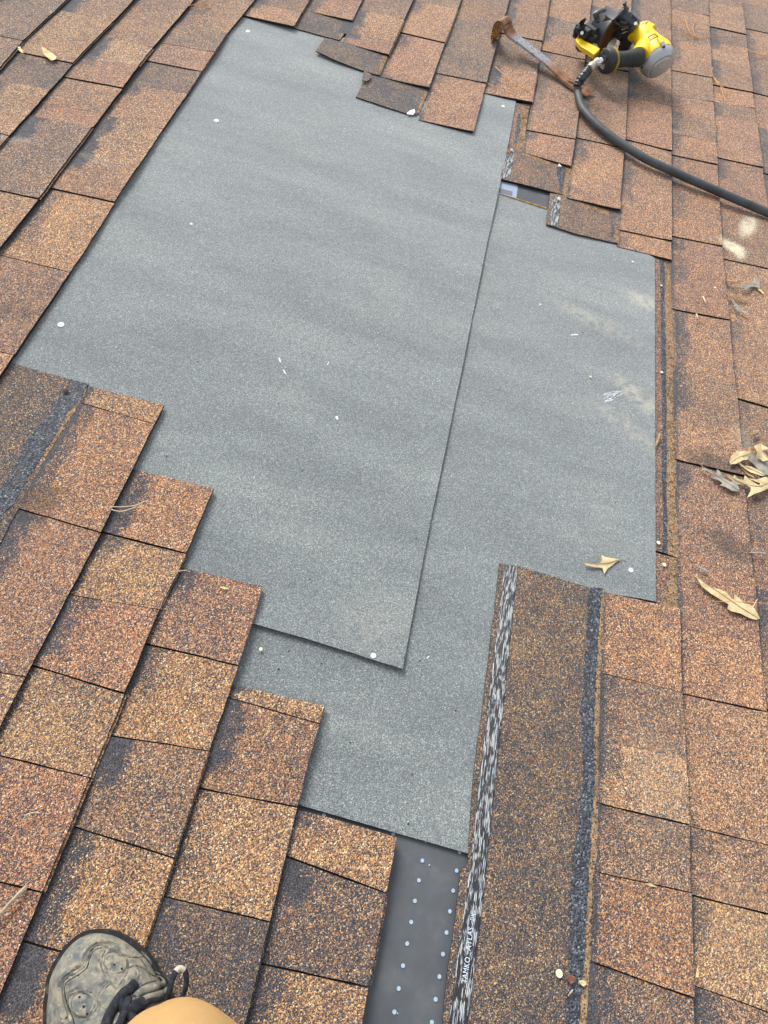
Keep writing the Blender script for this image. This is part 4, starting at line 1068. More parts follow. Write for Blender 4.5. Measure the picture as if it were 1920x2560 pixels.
# ------------------------------------------------------------------ pine needles and twigs
MAT_NEEDLE = simple('dry_pine_needle', (0.62, 0.31, 0.10), .6, var=.25, scale=40)
MAT_PNEEDLE = simple('bleached_needle', (0.62, 0.50, 0.34), .6, var=.2, scale=40)
MAT_TWIG = simple('grey_twig', (0.40, 0.33, 0.25), .8, var=.3, scale=90, bump=.5)
def needle(pts, label, mat=None, r_=0.0008, z=0.0022, name='pine_needle', cat='pine needle', group='dry pine needles on the shingles'):
    n = len(pts); P = [W(a, b, z + 0.004 * math.sin(math.pi * i / max(1, n - 1))) for i, (a, b) in enumerate(pts)]
    q = spline(P, 5)
    g = Geo().tube(q, [r_] * (len(q) - 1) + [r_ * .4], 6)
    o = g.build(name, [mat or MAT_NEEDLE], None, origin=P[0]); tag(o, label, cat, group); return o
ND = [('C', [(1000, 105), (1090, 170), (1150, 215), (1210, 245)], 'needle running in from the left to the fork right of the nail gun'),
      ('C', [(1118, 105), (1135, 170), (1165, 225), (1210, 248)], 'upright needle at the fork right of the nail gun'),
      ('C', [(1190, 128), (1172, 180), (1185, 225), (1215, 252)], 'curved needle rightmost at the fork right of the nail gun'),
      ('C', [(1205, 250), (1290, 238), (1400, 243), (1490, 240)], 'long straight needle pointing right from the fork'),
      ('C', [(1040, 205), (1120, 225), (1200, 250)], 'short needle below the fork right of the nail gun'),
      ('C', [(1512, 313), (1580, 345), (1659, 376)], 'orange needle at the right edge near the top'),
      ('C', [(1540, 335), (1600, 350), (1659, 362)], 'second needle crossing the orange one at the right edge'),
      ('C', [(1302, 438), (1296, 470), (1325, 530), (1370, 570), (1412, 625)], 'bent orange needle above the hose at the right'),
      ('C', [(1305, 500), (1350, 550), (1390, 600)], 'shorter needle beside the bent orange one'),
      ('C', [(1350, 560), (1365, 600), (1372, 640)], 'stub needle hanging down from the bent orange one'),
      ('C', [(-185, 500), (-150, 540), (0, 600)], 'needle lying in the gap left of the pry bar tip')]
for c, p, l in ND[:-1]: needle(crop_pts(c, p), l, r_=0.0009)
ZB = zoomer(1200, 0, 3.19)
needle([ZB(120, 530), ZB(230, 630), ZB(310, 690), ZB(395, 732)], 'long needle on the tab below the pry bar', r_=.0012)
needle([ZB(60, 662), ZB(140, 695), ZB(270, 732)], 'fainter needle left of the long one below the pry bar', r_=.0007)
for i, (p, l) in enumerate([([(1222, 38), (1300, 20), (1380, 8)], 'uppermost of the needles at the top by the sheet corner'), ([(1215, 32), (1300, 32), (1370, 22)], 'middle needle at the top by the sheet corner'),
                            ([(1235, 52), (1300, 42), (1345, 28)], 'lowest of the needles at the top by the sheet corner')]):
    needle(crop_pts('A', p), l, r_=.0009)
needle(crop_pts('D', [(722, 1625), (800, 1625), (880, 1615), (960, 1580)]), 'bleached needle pair on the second stair shingle, upper one', MAT_PNEEDLE)
needle(crop_pts('D', [(720, 1642), (780, 1655), (850, 1638), (925, 1605)]), 'bleached needle pair on the second stair shingle, lower one', MAT_PNEEDLE)
needle(crop_pts('G', [(1112, 390), (1165, 382), (1216, 377)]), 'short pale needle crossing the stair edge', MAT_PNEEDLE)
needle(crop_pts('J', [(152, 332), (180, 300), (238, 285)]), 'short pale needle on the lower left shingles', MAT_PNEEDLE)
needle(crop_pts('L', [(365, 1476), (380, 1455), (396, 1436)]), 'tiny tan needle on the headlap at the bottom right', MAT_PNEEDLE, z=-.004)
needle(zz(Z5, [(155, 765), (210, 775), (292, 796)]), 'tan stick beside the pale grey leaf', MAT_NEEDLE, r_=.0022)
needle(crop_pts('F', [(1238, 262), (1250, 290), (1260, 312)]), 'pale splinter on a brown tab right of the strip', MAT_PNEEDLE, r_=.0016)
needle(crop_pts('F', [(1195, 375), (1202, 395), (1208, 412)]), 'pale splinter lying on the seam right of the strip', MAT_PNEEDLE, r_=.0014)
needle(crop_pts('I', [(1300, 580), (1450, 582), (1659, 592)]), 'long thin needle across the long tan leaf', MAT_NEEDLE, z=.016, r_=.0007)
needle(crop_pts('I', [(1548, 665), (1560, 620), (1592, 562)]), 'thin yellowish needle standing over the long tan leaf', MAT_PNEEDLE, z=.018, r_=.0007)
needle(crop_pts('J', [(170, 768), (90, 850), (0, 948), (-60, 1010)]), 'grey twig with a knobbly end at the left edge above the shoe', MAT_TWIG, r_=.0026, z=.004, name='twig', cat='twig', group=None)

# ------------------------------------------------------------------ pry bar
def pry_mat():
    g = N('pry_bar_steel', 0.5, 0.5); g.b.inputs['Metallic'].default_value = 0.35
    t = g.attr('t').outputs['Fac']
    n = g.noise(45.0, 5.0, 0.7); n2 = g.noise(160.0, 4.0, 0.7)
    rust = g.mix(g.smooth(n, .35, .65), (0.20, 0.095, 0.05), (0.40, 0.21, 0.12))
    blue = g.mix(g.smooth(n2, .35, .65), (0.15, 0.24, 0.33), (0.33, 0.38, 0.40))
    m = g.math('MULTIPLY', g.smooth(t, 0.30, 0.36), g.math('SUBTRACT', 1.0, g.smooth(g.math('ADD', t, g.math('MULTIPLY', n, .2)), 0.66, 0.82)))
    m = g.math('MULTIPLY', m, g.smooth(n2, 0.36, 0.56))
    col = g.mix(m, rust, blue)
    hook = g.math('SUBTRACT', 1.0, g.smooth(t, 0.08, 0.15))
    flake = g.mix(g.smooth(g.noise(130.0, 3.0), .46, .54), (0.05, 0.025, 0.015), (0.62, 0.32, 0.06))
    geo = g.n('ShaderNodeNewGeometry')
    col = g.mix(g.math('MULTIPLY', hook, 0.9), col, flake)
    g.color(col); g.bump(n2, .4, .001); return g.m
PRY = [(95, 262, .002), (98, 220, .018), (106, 165, .040), (122, 118, .060), (150, 92, .072), (178, 108, .068), (194, 150, .056), (210, 190, .044), (235, 222, .037), (300, 275, .032), (400, 352, .026), (500, 430, .020), (590, 512, .013), (650, 566, .008), (720, 625, .006), (800, 668, .0055), (880, 698, .005)]
pc = spline([W(*ZP(a, b), z) for a, b, z in PRY], 4)
bd = (pc[-1] - pc[len(pc) // 2]); wv = Vector((-bd.y, bd.x, 0)).normalized()
if wv.y < 0: wv = -wv
acc = [0]
for i in range(len(pc) - 1): acc.append(acc[-1] + (pc[i + 1] - pc[i]).length)
v = []; f = []; tt = []; n = len(pc)
for i, p in enumerate(pc):
    t = acc[i] / acc[-1]
    tn = (pc[min(i + 1, n - 1)] - pc[max(i - 1, 0)]).normalized(); nr = wv.cross(tn).normalized()
    if nr.z < 0 and i > n * .35: nr = -nr
    hw = 0.0185 if t > .40 else (0.025 if t < .3 else 0.025 - .0065 * (t - .3) / .1)
    if t > .82: hw = 0.0185 + .008 * (t - .82) / .18
    th = 0.0028 if t < .9 else 0.0028 * (1 - (t - .9) * 7)
    for (a_, b_) in ((-1, -1), (-.9, 1), (.9, 1), (1, -1)):
        v.append(p + wv * hw * a_ + nr * th * b_); tt.append(t)
for i in range(n - 1):
    for j in range(4):
        j2 = (j + 1) % 4; f.append((i * 4 + j, i * 4 + j2, (i + 1) * 4 + j2, (i + 1) * 4 + j))
f += [(3, 2, 1, 0), tuple((n - 1) * 4 + j for j in range(4))]
pry = empty('pry_bar', (pc[n // 2].x, pc[n // 2].y, 0), 'rusty flat pry bar with worn blue paint and hooked claw', 'pry bar')
MAT_PRY = pry_mat()
mesh_obj('bar', v, f, [MAT_PRY], pry, None, {'t': ('FLOAT', tt)})
# slot in the flat claw
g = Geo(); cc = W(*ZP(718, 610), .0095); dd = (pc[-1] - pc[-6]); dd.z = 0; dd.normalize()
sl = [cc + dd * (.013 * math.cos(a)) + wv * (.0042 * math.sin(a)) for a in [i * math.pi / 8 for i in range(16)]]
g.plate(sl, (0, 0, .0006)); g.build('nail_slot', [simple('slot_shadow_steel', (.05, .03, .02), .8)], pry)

# ------------------------------------------------------------------ hose
MAT_HOSE = simple('black_rubber_hose', (0.055, 0.062, 0.066), .55, .45, var=.25, scale=20, bump=.25, bscale=300)
HP = [(430, 565, .030), (426, 600, .020), (445, 680, .013), (480, 735, .0125), (540, 800, .0125), (620, 868, .0125), (740, 950, .0125), (860, 1025, .013), (1000, 1092, .0135), (1150, 1160, .0135), (1300, 1225, .0135), (1450, 1290, .0135), (1659, 1378, .0135), (1900, 1480, .0135), (2300, 1640, .0135), (3000, 1850, .0135)]
hp = spline([W(*M('C', a, b), z) for a, b, z in HP], 8)
g = Geo().tube(hp, 0.0112, 16)
hose = empty('air_hose', hp[40], 'black rubber air hose running from the nail gun across the shingles to the right edge', 'hose')
hose.location.z = 0; ORIGIN[hose.name] = Vector(hose.location)
g.build('hose_tube', [MAT_HOSE], hose, angle=60)
MAT_WRAP = simple('black_tape_wrap', (0.030, 0.034, 0.038), .28, .6, var=.3, scale=40)
wp = spline([W(*ZG(*p[:2]), p[2]) for p in [(345, 985, .066), (290, 1050, .060), (225, 1130, .050), (165, 1210, .038), (128, 1290, .028)]], 7)
rr = [0.0112 + 0.0014 * math.sin(i * 1.7) + (0.0012 if 6 < i < 20 else 0) for i in range(len(wp))]
Geo().tube(wp, rr, 14).build('tape_wrap', [MAT_WRAP], hose, angle=60)
MAT_BRASS = simple('bare_coupler', (0.50, 0.44, 0.34), .45, .5, metal=.4, var=.2)
cp0, cp1 = W(*ZG(320, 1010), .068), W(*ZG(415, 925), .076)
Geo().lathe(cp0, cp1, [(0, .010), (.006, .0118), (.014, .0118), (.018, .0095), (.030, .0095), (.034, .011), ((cp1 - cp0).length, .011)], n=14).build('coupler', [MAT_BRASS], hose)

# ------------------------------------------------------------------ nail gun
def gm(name, col, rough, spec=.5, metal=0.0, var=.12, scale=30, bump=0.0): return simple(name, col, rough, spec, metal, var, scale, bump)
M_Y = gm('yellow_paint', (0.90, 0.62, 0.005), .38, .5, var=.05); M_K = gm('black_plastic', (0.026, 0.028, 0.031), .42, .5); M_KG = gm('grey_black_plastic', (0.062, 0.068, 0.078), .42, .5)
M_AL = gm('cast_aluminium', (0.50, 0.51, 0.52), .40, .5, metal=.45, var=.06); M_RUB = gm('rubber_grip', (0.050, 0.052, 0.052), .75, .3); M_CH = gm('chrome', (0.72, .72, .70), .25, .6, metal=.9)
M_OR = gm('orange_brown_inside', (0.13, 0.06, 0.02), .7, .3, var=.4); M_PL = gm('dull_plate', (0.28, 0.28, 0.26), .5, .5, metal=.5); M_INK = gm('dark_ink', (0.12, .08, .01), .6); M_INKW = gm('white_ink', (0.55, .55, .55), .6)
gun = empty('nail_gun', (W(1560, 140, 0).x, W(1560, 140, 0).y, 0), 'yellow and black coil roofing nail gun with silver end cap lying on its side', 'nail gun')
def GP(x, y, z): return W(*ZG(x, y), z)
A_, B_ = GP(1060, 430, .095), GP(1392, 1030, .058)
ax = (B_ - A_).normalized(); LN = (B_ - A_).length
e1 = (Vector((0, 0, 1)) - ax * ax.z).normalized(); e2 = ax.cross(e1)
k_ = LN / 0.2
def radp(t, r_, an): return A_ + ax * t * k_ + (e1 * math.cos(an) + e2 * math.sin(an)) * r_
g = Geo().lathe(A_, B_, [(-.004 * k_, .018), (0, .027), (.012 * k_, .031), (.05 * k_, .033), (.075 * k_, .038), (.10 * k_, .044), (.115 * k_, .0485), (.124 * k_, .0515), (.150 * k_, .052), (.151 * k_, .046)], n=40)
for an in (0.3, 1.9, 3.4, 5.0):
    g.tube([radp(.116, .049, an), radp(.143, .051, an)], [.0075, .0085], 10)
# shoulder where the grip meets the body
hs0, hs1 = GP(1060, 850, .070), GP(650, 895, .068)
cen = radp(.085, 0, 0)
g.tube([cen, cen.lerp(hs0, .6), hs0], [.036, .034, .030], 16)
g.tube([radp(-.002, .012, 2.2), radp(.02, .030, 2.2)], [.013, .015], 12); g.tube([radp(-.004, .020, 5.3), radp(.03, .030, 5.3)], [.012, .013], 12)
g.build('housing', [M_Y], gun, angle=40)
g = Geo().lathe(A_, B_, [(.150 * k_, .045), (.150 * k_, .0508), (.160 * k_, .0505), (.172 * k_, .048), (.180 * k_, .0445), (.187 * k_, .041), (.188 * k_, .034), (.194 * k_, .032), (.196 * k_, .026), (.197 * k_, .004)], n=44)
for an in (0.3, 1.9, 3.4, 5.0):
    g.tube([radp(.143, .051, an), radp(.158, .051, an)], [.0085, .006], 10)
cap_o = g.build('end_cap', [M_AL], gun, angle=30)
g = Geo()
for an in (0.3, 1.9, 3.4, 5.0): Geo().tube([radp(.1575, .0515, an), radp(.162, .0515, an)], .0038, 8).build('cap_bolt', [M_K], cap_o)
g = Geo(); q = [radp(.1985, .020 * math.cos(a) + .001, a * 1.0) for a in (.2, .9, 1.6)]
g.tube([radp(.1975, .024, 1.2), radp(.1985, .010, 1.0), radp(.1985, .010, 4.2), radp(.1975, .024, 4.6)], .0016, 6); g.build('cap_rib', [M_AL], cap_o)
# name plate on the housing
def onbody(t, an, r_=None):
    prof = [(0, .027), (.012, .031), (.05, .033), (.075, .038), (.10, .044), (.115, .0485), (.132, .052)]
    rr_ = float(np.interp(t, [a for a, b in prof], [b for a, b in prof])) + .0006
    return A_ + ax * t * k_ + (e1 * math.cos(an) + e2 * math.sin(an)) * rr_
def ang_of(px, py, t):
    best = None
    for i in range(360):
        an = i * math.pi / 180; q = project(onbody(t, an)); nv = (e1 * math.cos(an) + e2 * math.sin(an))
        if nv.dot(Vector((0, 0, CAM_H)) - onbody(t, an)) < 0: continue
        d = (q[0] - px) ** 2 + (q[1] - py) ** 2
        if best is None or d < best[0]: best = (d, an)
    return best[1]
pn = ang_of(*ZG(1330, 690), .092)
sgn = 1 if project(onbody(.092, pn + .2))[0] > project(onbody(.092, pn))[0] else -1
g = Geo()
loop = [(.082, -.28), (.082, .28), (.103, .28), (.103, -.28), (.082, -.28)]
pl = []
for (t0, a0), (t1, a1) in zip(loop[:-1], loop[1:]):
    for i in range(6): pl.append(onbody(t0 + (t1 - t0) * i / 6, pn + sgn * (a0 + (a1 - a0) * i / 6)))
pl.append(pl[0]); g.tube(pl, .0011, 5); g.build('name_plate', [M_INK], gun)
cu = bpy.data.curves.new('lettering', 'FONT'); cu.body = 'DEWALT'; cu.size = 0.0125; cu.resolution_u = 1
to = bpy.data.objects.new('tmp', cu); C.objects.link(to); bpy.context.view_layer.update(); me = bpy.data.meshes.new_from_object(to); bpy.data.objects.remove(to)
xs = [v_.co.x for v_ in me.vertices]; wd = max(xs)
vv = [onbody(.098 - v_.co.y, pn + sgn * ((v_.co.x / wd - .5) * .50)) for v_ in me.vertices]
mesh_obj('lettering', vv, [tuple(p.vertices) for p in me.polygons], [M_INK], gun)
# grip
hd = (hs1 - hs0); hl = hd.length; prof = []
nseg = 60
for i in range(nseg + 1):
    t = i / nseg; r_ = .0225 + .0026 * math.cos(t * 5.5) 
    if .2 < t < .88: r_ += .0009 * math.sin(t * 6.283 * 15)
    prof.append((t * hl, r_))
Geo().lathe(hs0, hs1, prof, n=28).build('grip', [M_RUB], gun, angle=70)
# handle end cap with yellow ring
hd.normalize()
g = Geo().lathe(hs1, hs1 + hd, [(-.002, .028), (0, .034), (.007, .035), (.008, .033)], n=32); g.build('yellow_ring', [gm('aged_yellow_ring', (.36, .27, .04), .6, var=.3)], gun)
g = Geo().lathe(hs1 + hd * .008, hs1 + hd, [(0, .0325), (.004, .034), (.014, .034), (.021, .031), (.024, .024), (.025, .004)], n=32)
ec = g.build('handle_end', [M_K], gun)
ecc = hs1 + hd * .0335
u1 = (Vector((0, 0, 1)) - hd * hd.z).normalized(); u2 = hd.cross(u1)
g = Geo()
g.tube([ecc + u1 * .012 + u2 * -.004, ecc + u1 * .012 + u2 * -.004 + hd * .002], .006, 12); g.tube(spline([ecc + u1 * .022 + u2 * .014, ecc + u1 * .014 + u2 * .012, ecc + u1 * .012 + u2 * .002, ecc + u1 * .018 - u2 * .010], 4), .0014, 6)
g.build('exhaust_port', [M_KG], ec)
g = Geo()
for i in range(3):
    for j in range(5):
        c_ = ecc - hd * .0015 + u1 * (-.006 - i * .005) + u2 * (-.010 + j * .0045); g.box(c_, u1 * .0012, u2 * .0014, hd * .0008)
g.build('printed_marks', [M_INKW], ec, smooth=False)
# air fitting
Geo().lathe(GP(400, 935, .076), GP(475, 900, .080), [(0, .009), (.004, .0115), (.012, .0115), (.014, .008), (.024, .008)], n=10).build('air_fitting', [M_CH], gun)
# yellow guard over the end of the handle
g = Geo(); g.plate([GP(505, 715, .088), GP(570, 705, .090), (GP(640, 735, .084)), GP(675, 800, .070), GP(640, 850, .062), GP(600, 800, .074), GP(530, 745, .084)], ax * .0 + Vector((.010, .012, -.004)))
g.build('yellow_guard', [M_Y], gun)
# yellow arm
arm = [(112, 585), (122, 555), (150, 542), (205, 570), (250, 605), (300, 625), (480, 715), (435, 770), (385, 812), (290, 745), (190, 685), (150, 640)]
g = Geo().plate([GP(x, y, .062 + .00004 * (x - 112)) for x, y in arm], (.004, .012, -.018)); ao = g.build('magazine_arm', [M_Y], gun)
bm_ = ao.modifiers.new('bevel', 'BEVEL'); bm_.width = .0025; bm_.segments = 3; bm_.limit_method = 'ANGLE'
# canister magazine
dax = Vector((.85, -.50, -.05)).normalized(); O1 = GP(625, 520, .062); RD = .056
O0 = O1 - dax * .056
O0, O1 = O0, O1
g = Geo().lathe(O0, O1, [(-.002, .001), (-.002, .040), (0, .052), (.004, .0565), (.009, RD), (.050, RD), (.053, RD + .0012), (.056, RD), (.056, RD - .005), (.044, RD - .007), (.018, RD - .008), (.016, .001)], n=44)
drum = g.build('coil_canister', [M_KG], gun, angle=30)
f1 = (Vector((0, 0, 1)) - dax * dax.z).normalized(); f2 = dax.cross(f1)
def dr(t, r_, an): return O0 + dax * t + (f1 * math.cos(an) + f2 * math.sin(an)) * r_
g = Geo().lathe(O0 + dax * .014, O1, [(0, .001), (0, .044), (.012, .044), (.012, .018), (.020, .016), (.020, .001)], n=36); g.build('nail_coil', [M_OR], drum)
g = Geo().lathe(O0 + dax * .0488, O1, [(0, RD - .0070), (.0065, RD - .0052)], n=36); g.build('inner_rim', [M_OR], drum)
def dang(px, py, t, r_):
    return min([i * math.pi / 90 for i in range(180)], key=lambda an: (project(dr(t, r_, an))[0] - px) ** 2 + (project(dr(t, r_, an))[1] - py) ** 2 + (1e6 if (dr(1, 1, an) - dr(1, 0, 0)).dot(Vector((0, 0, CAM_H)) - O1) < 0 else 0))
g = Geo()
for (x, y, w_, h_, t_) in [(400, 500, .010, .012, .02), (445, 450, .008, .014, .026), (330, 480, .009, .010, .012), (385, 560, .012, .008, .022)]:
    an = dang(*ZG(x, y), t_, RD); nv = (f1 * math.cos(an) + f2 * math.sin(an)); tv = dax.cross(nv)
    g.box(dr(t_, RD + .003, an), dax * w_, tv * h_ * .5, nv * .005, bev=.0015)
for s_ in range(4):
    an = dang(*ZG(420, 470), .03, RD) + .06 * s_; nv = (f1 * math.cos(an) + f2 * math.sin(an)); tv = dax.cross(nv)
    g.box(dr(.03, RD + .008, an), dax * .009, tv * .0011, nv * .004)
g.build('canister_clips', [M_K], drum, smooth=False)
# tall feed lever over the canister
g = Geo(); lv = spline([GP(430, 330, .110), GP(430, 270, .118), GP(415, 225, .130), GP(400, 200, .138)], 3)
g.tube(lv, [.009] * len(lv), 8, flat=.55)
g.tube(spline([GP(385, 215, .136), GP(430, 185, .142), GP(490, 155, .146), GP(550, 145, .146)], 3), [.0085] * 9 + [.006], 10, flat=.7)
g.tube([GP(395, 205, .143), GP(545, 142, .150)], .0028, 6)
g.build('feed_lever', [M_KG], gun)
# claws and small bracket parts
g = Geo()
g.plate([GP(160, 345, .10), GP(185, 310, .11), GP(250, 268, .12), GP(232, 310, .115), GP(215, 345, .108), GP(250, 372, .10), GP(225, 400, .095), GP(180, 385, .095)], (.006, .008, -.003))
g.plate([GP(505, 325, .118), GP(545, 270, .128), GP(552, 220, .135), (GP(580, 250, .13)), GP(640, 285, .122), GP(600, 300, .12)], (.003, .010, -.003))
g.plate([GP(640, 285, .118), GP(690, 300, .118), GP(760, 350, .112), GP(770, 380, .108), GP(700, 340, .112)], (.003, .006, -.006))
g.box(GP(215, 455, .080), dax * .022, f2 * .014, f1 * .012, bev=.003)
g.box(GP(290, 560, .060), dax * .024, f2 * .016, f1 * .014, bev=.003)
g.box(GP(180, 420, .090), dax * .006, f2 * .020, f1 * .006, bev=.002)
g.box(GP(330, 430, .085), dax * .018, f2 * .010, f1 * .008, bev=.002)
g.tube([GP(70, 545, .060), GP(95, 500, .066), GP(130, 465, .070), GP(150, 455, .072)], [.002, .005, .006, .005], 8)
g.tube([GP(100, 560, .052), GP(120, 500, .060), GP(160, 470, .068)], [.006, .008, .006], 8)
g.tube([GP(150, 680, .030), GP(185, 710, .030), GP(260, 745, .030)], [.010, .012, .008], 8)
g.tube([GP(130, 600, .040), GP(150, 690, .035), GP(230, 720, .035)], [.006, .009, .007], 8)
g.tube([GP(205, 480, .090), GP(205, 495, .080)], .0065, 12)
g.build('latch', [M_K], gun, smooth=False)
g = Geo(); g.lathe(GP(207, 487, .091), GP(207, 487, .120), [(0, .0048), (.0012, .0048), (.0013, .0025)], n=12)
g.build('screw_head', [M_CH], gun)
for i in range(3): Geo().tube([GP(370 + i * 22, 640 + i * 6, .066), GP(400 + i * 22, 690 + i * 4, .060)], .0011, 6).build('steel_pin', [M_CH], gun)
# metal door plate
g = Geo(); pp = [(570, 705), (600, 640), (650, 590), (700, 560), (724, 572), (715, 620), (680, 680), (640, 725)]
g.plate([GP(x, y, .070 - (y - 560) * .00006) for x, y in pp], (.001, .002, -.0015)); g.build('side_plate', [M_PL], gun)
# nose and feed works between canister and housing
g = Geo()
n0, n1 = GP(990, 400, .100), GP(770, 190, .120)
nd = (n1 - n0).normalized(); nl = (n1 - n0).length
g.lathe(n0, n1, [(0, .022), (nl * .15, .022), (nl * .18, .017), (nl * .45, .017), (nl * .47, .0215), (nl * .60, .0215), (nl * .62, .018), (nl * .75, .018), (nl * .76, .023), (nl * 1.0, .0235), (nl * 1.05, .021), (nl * 1.06, .015)], n=24)
m1 = (Vector((0, 0, 1)) - nd * nd.z).normalized(); m2 = nd.cross(m1)
for s_ in (-1, 1):
    g.box(n0 + nd * nl * .5 + m2 * s_ * .018 + m1 * .006, nd * nl * .38, m1 * .0035, m2 * .003, bev=.001)
g.box(n0 + nd * nl * .32 + m1 * .018, nd * .020, m1 * .004, m2 * .006, bev=.0015)
g.tube([n1 + m2 * .012 + m1 * .018, n1 + nd * .006 + m2 * .004 + m1 * .026, n1 + nd * .008 - m2 * .008 + m1 * .024], [.004, .005, .003], 8)
no = g.build('nose', [M_KG], gun)
g = Geo()
for i in range(6): g.lathe(n0 + nd * nl * (.80 + .035 * i), n1, [(0, .0245), (.0015, .0245)], n=20)
g.build('depth_dial', [M_K], no)
g = Geo()
g.box(GP(850, 440, .075), nd * .030, m1 * .016, m2 * .020, bev=.003); g.box(GP(880, 520, .055), nd * .022, m1 * .020, m2 * .020, bev=.003)
g.box(GP(780, 480, .070), dax * .012, m1 * .018, m2 * .010, bev=.002)
g.tube([GP(850, 700, .026), GP(820, 720, .026)], .018, 12); g.tube([GP(830, 570, .050), GP(900, 690, .035)], [.017, .016], 14)
g.tube([GP(760, 380, .10), GP(830, 410, .10), GP(930, 380, .105)], .004, 6); g.tube([GP(760, 560, .06), GP(840, 480, .075), GP(930, 440, .09)], .004, 6)
g.tube([GP(770, 330, .108), GP(860, 360, .108)], .005, 6); g.tube([GP(700, 420, .088), GP(790, 420, .088), GP(850, 470, .085)], .003, 6)
g.build('feed_mechanism', [M_K], gun, smooth=False)
g = Geo()
for (a, b) in [((790, 440, .094), (905, 405, .100)), ((800, 500, .082), (890, 455, .090)), ((1080, 360, .128), (1190, 318, .134))]: g.tube([GP(*a), GP(*b)], .0016, 6)
g.tube([GP(1000, 345, .118), GP(1010, 372, .112)], .005, 8); g.tube([GP(1150, 350, .128), GP(1185, 315, .134)], [.005, .001], 8)
g.build('steel_pins', [M_CH], gun)

# ------------------------------------------------------------------ person: shoe and trouser leg
def shoe_mat():
    g = N('dusty_shoe', 0.85, 0.25)
    n = g.noise(22.0, 5.0, 0.65); n2 = g.noise(120.0, 4.0, 0.65); weave = g.vor(650.0, g.map(rot=(0, 0, .7)), 0.1)
    col = g.ramp(n, [(0.30, (0.075, 0.085, 0.092)), (0.47, (0.135, 0.148, 0.148)), (0.58, (0.215, 0.21, 0.18)), (0.72, (0.34, 0.315, 0.24))])
    col = g.mix(g.math('MULTIPLY', g.smooth(n2, .54, .70), .55), col, (0.50, 0.46, 0.36))
    col = g.mix(g.math('MULTIPLY', g.smooth(n2, .48, .30), .35), col, (0.07, 0.08, 0.09))
    da = g.attr('dust').outputs['Fac']
    dm = g.math('MULTIPLY', da, g.smooth(g.noise(90.0, 5.0, 0.75), .40, .62))
    col = g.mix(g.math('MULTIPLY', dm, .8), col, (0.40, 0.36, 0.26))
    sp = g.smooth(g.noise(260.0, 3.0, 0.7), .62, .72)
    col = g.mix(g.math('MULTIPLY', sp, .5), col, (0.035, 0.04, 0.045))
    g.color(col); g.bump(g.math('ADD', g.math('MULTIPLY', weave.outputs['Distance'], .9), g.math('MULTIPLY', n2, 1.6)), .8, .0018); return g.m
def dusty(name, a, b, lo=.4, hi=.65, sc=70.):
    g = N(name, .85, .25); g.color(g.mix(g.smooth(g.noise(sc, 5.0, .7), lo, hi), a, b)); g.bump(g.noise(300.0, 3.0), .5, .001); return g.m
MAT_SHOE = shoe_mat(); MAT_SEAM = dusty('shoe_piping', (.09, .09, .08), (.34, .31, .23), .45, .7); MAT_SOLE = dusty('shoe_sole', (.02, .02, .02), (.10, .10, .095), .5, .75)
MAT_LACE = dusty('navy_lace', (.012, .014, .020), (.040, .043, .052), .4, .7, 150.); MAT_LACETIP = simple('worn_lace_tip', (.45, .42, .35), .8)
MAT_DUCK = N('tan_duck_cloth', .85, .2); 
_g = MAT_DUCK; _n = _g.noise(9.0, 4.0, .6); _c = _g.ramp(_n, [(.3, (.37, .225, .090)), (.55, (.47, .295, .125)), (.75, (.55, .37, .18))])
_w = _g.vor(900.0, _g.map(), 0.2); _g.color(_c); _g.bump(_g.math('ADD', _w.outputs['Distance'], _g.math('MULTIPLY', _g.noise(14.0, 3.0), 3.0)), .35, .0015)
MAT_DUCK = _g.m
person = empty('person', W(*ZS(900, 1200), 0.0), 'roofer seen only as a dusty grey lace-up shoe and tan trouser leg', 'person')
OUT = [(110, 863), (108, 740), (122, 620), (132, 500), (170, 400), (225, 300), (295, 205), (380, 130), (470, 88), (560, 72), (680, 88), (780, 132), (870, 195), (955, 268), (1020, 350), (1075, 440), (1125, 515), (1155, 600), (1190, 700), (1215, 900), (1225, 1200), (1180, 1500), (1100, 1700), (930, 1810), (700, 1790), (500, 1620), (330, 1380), (180, 1120)]
out3 = spline([W(*ZS(a, b), 0.015) for a, b in OUT] + [W(*ZS(*OUT[0]), 0.015)], 3)[:-1]
sole_poly = [p.xy for p in out3]
slab('sole', sole_poly, 0.026, lambda x, y: 0.026 + .002 * nz(x, y, 30), 0.02, [MAT_SOLE], person, jag=.0008)
segs = [(sole_poly[i], sole_poly[(i + 1) % len(sole_poly)]) for i in range(len(sole_poly))]
def bd_dist(x, y):
    p = Vector((x, y)); best = 9
    for a, b in segs:
        ab = b - a; t = max(0, min(1, (p - a).dot(ab) / ab.length_squared)); best = min(best, (p - a - ab * t).length)
    return best
toe = W(*ZS(450, 90), 0).xy; heel = W(*ZS(1000, 1800), 0).xy; sax = (heel - toe).normalized(); slen = (heel - toe).length
def oval(cx_, cy_, rx_, ry_, rot_): return [(cx_ + rx_ * math.cos(a) * math.cos(rot_) - ry_ * math.sin(a) * math.sin(rot_), cy_ + rx_ * math.cos(a) * math.sin(rot_) + ry_ * math.sin(a) * math.cos(rot_)) for a in [i * math.pi / 7 for i in range(15)]]
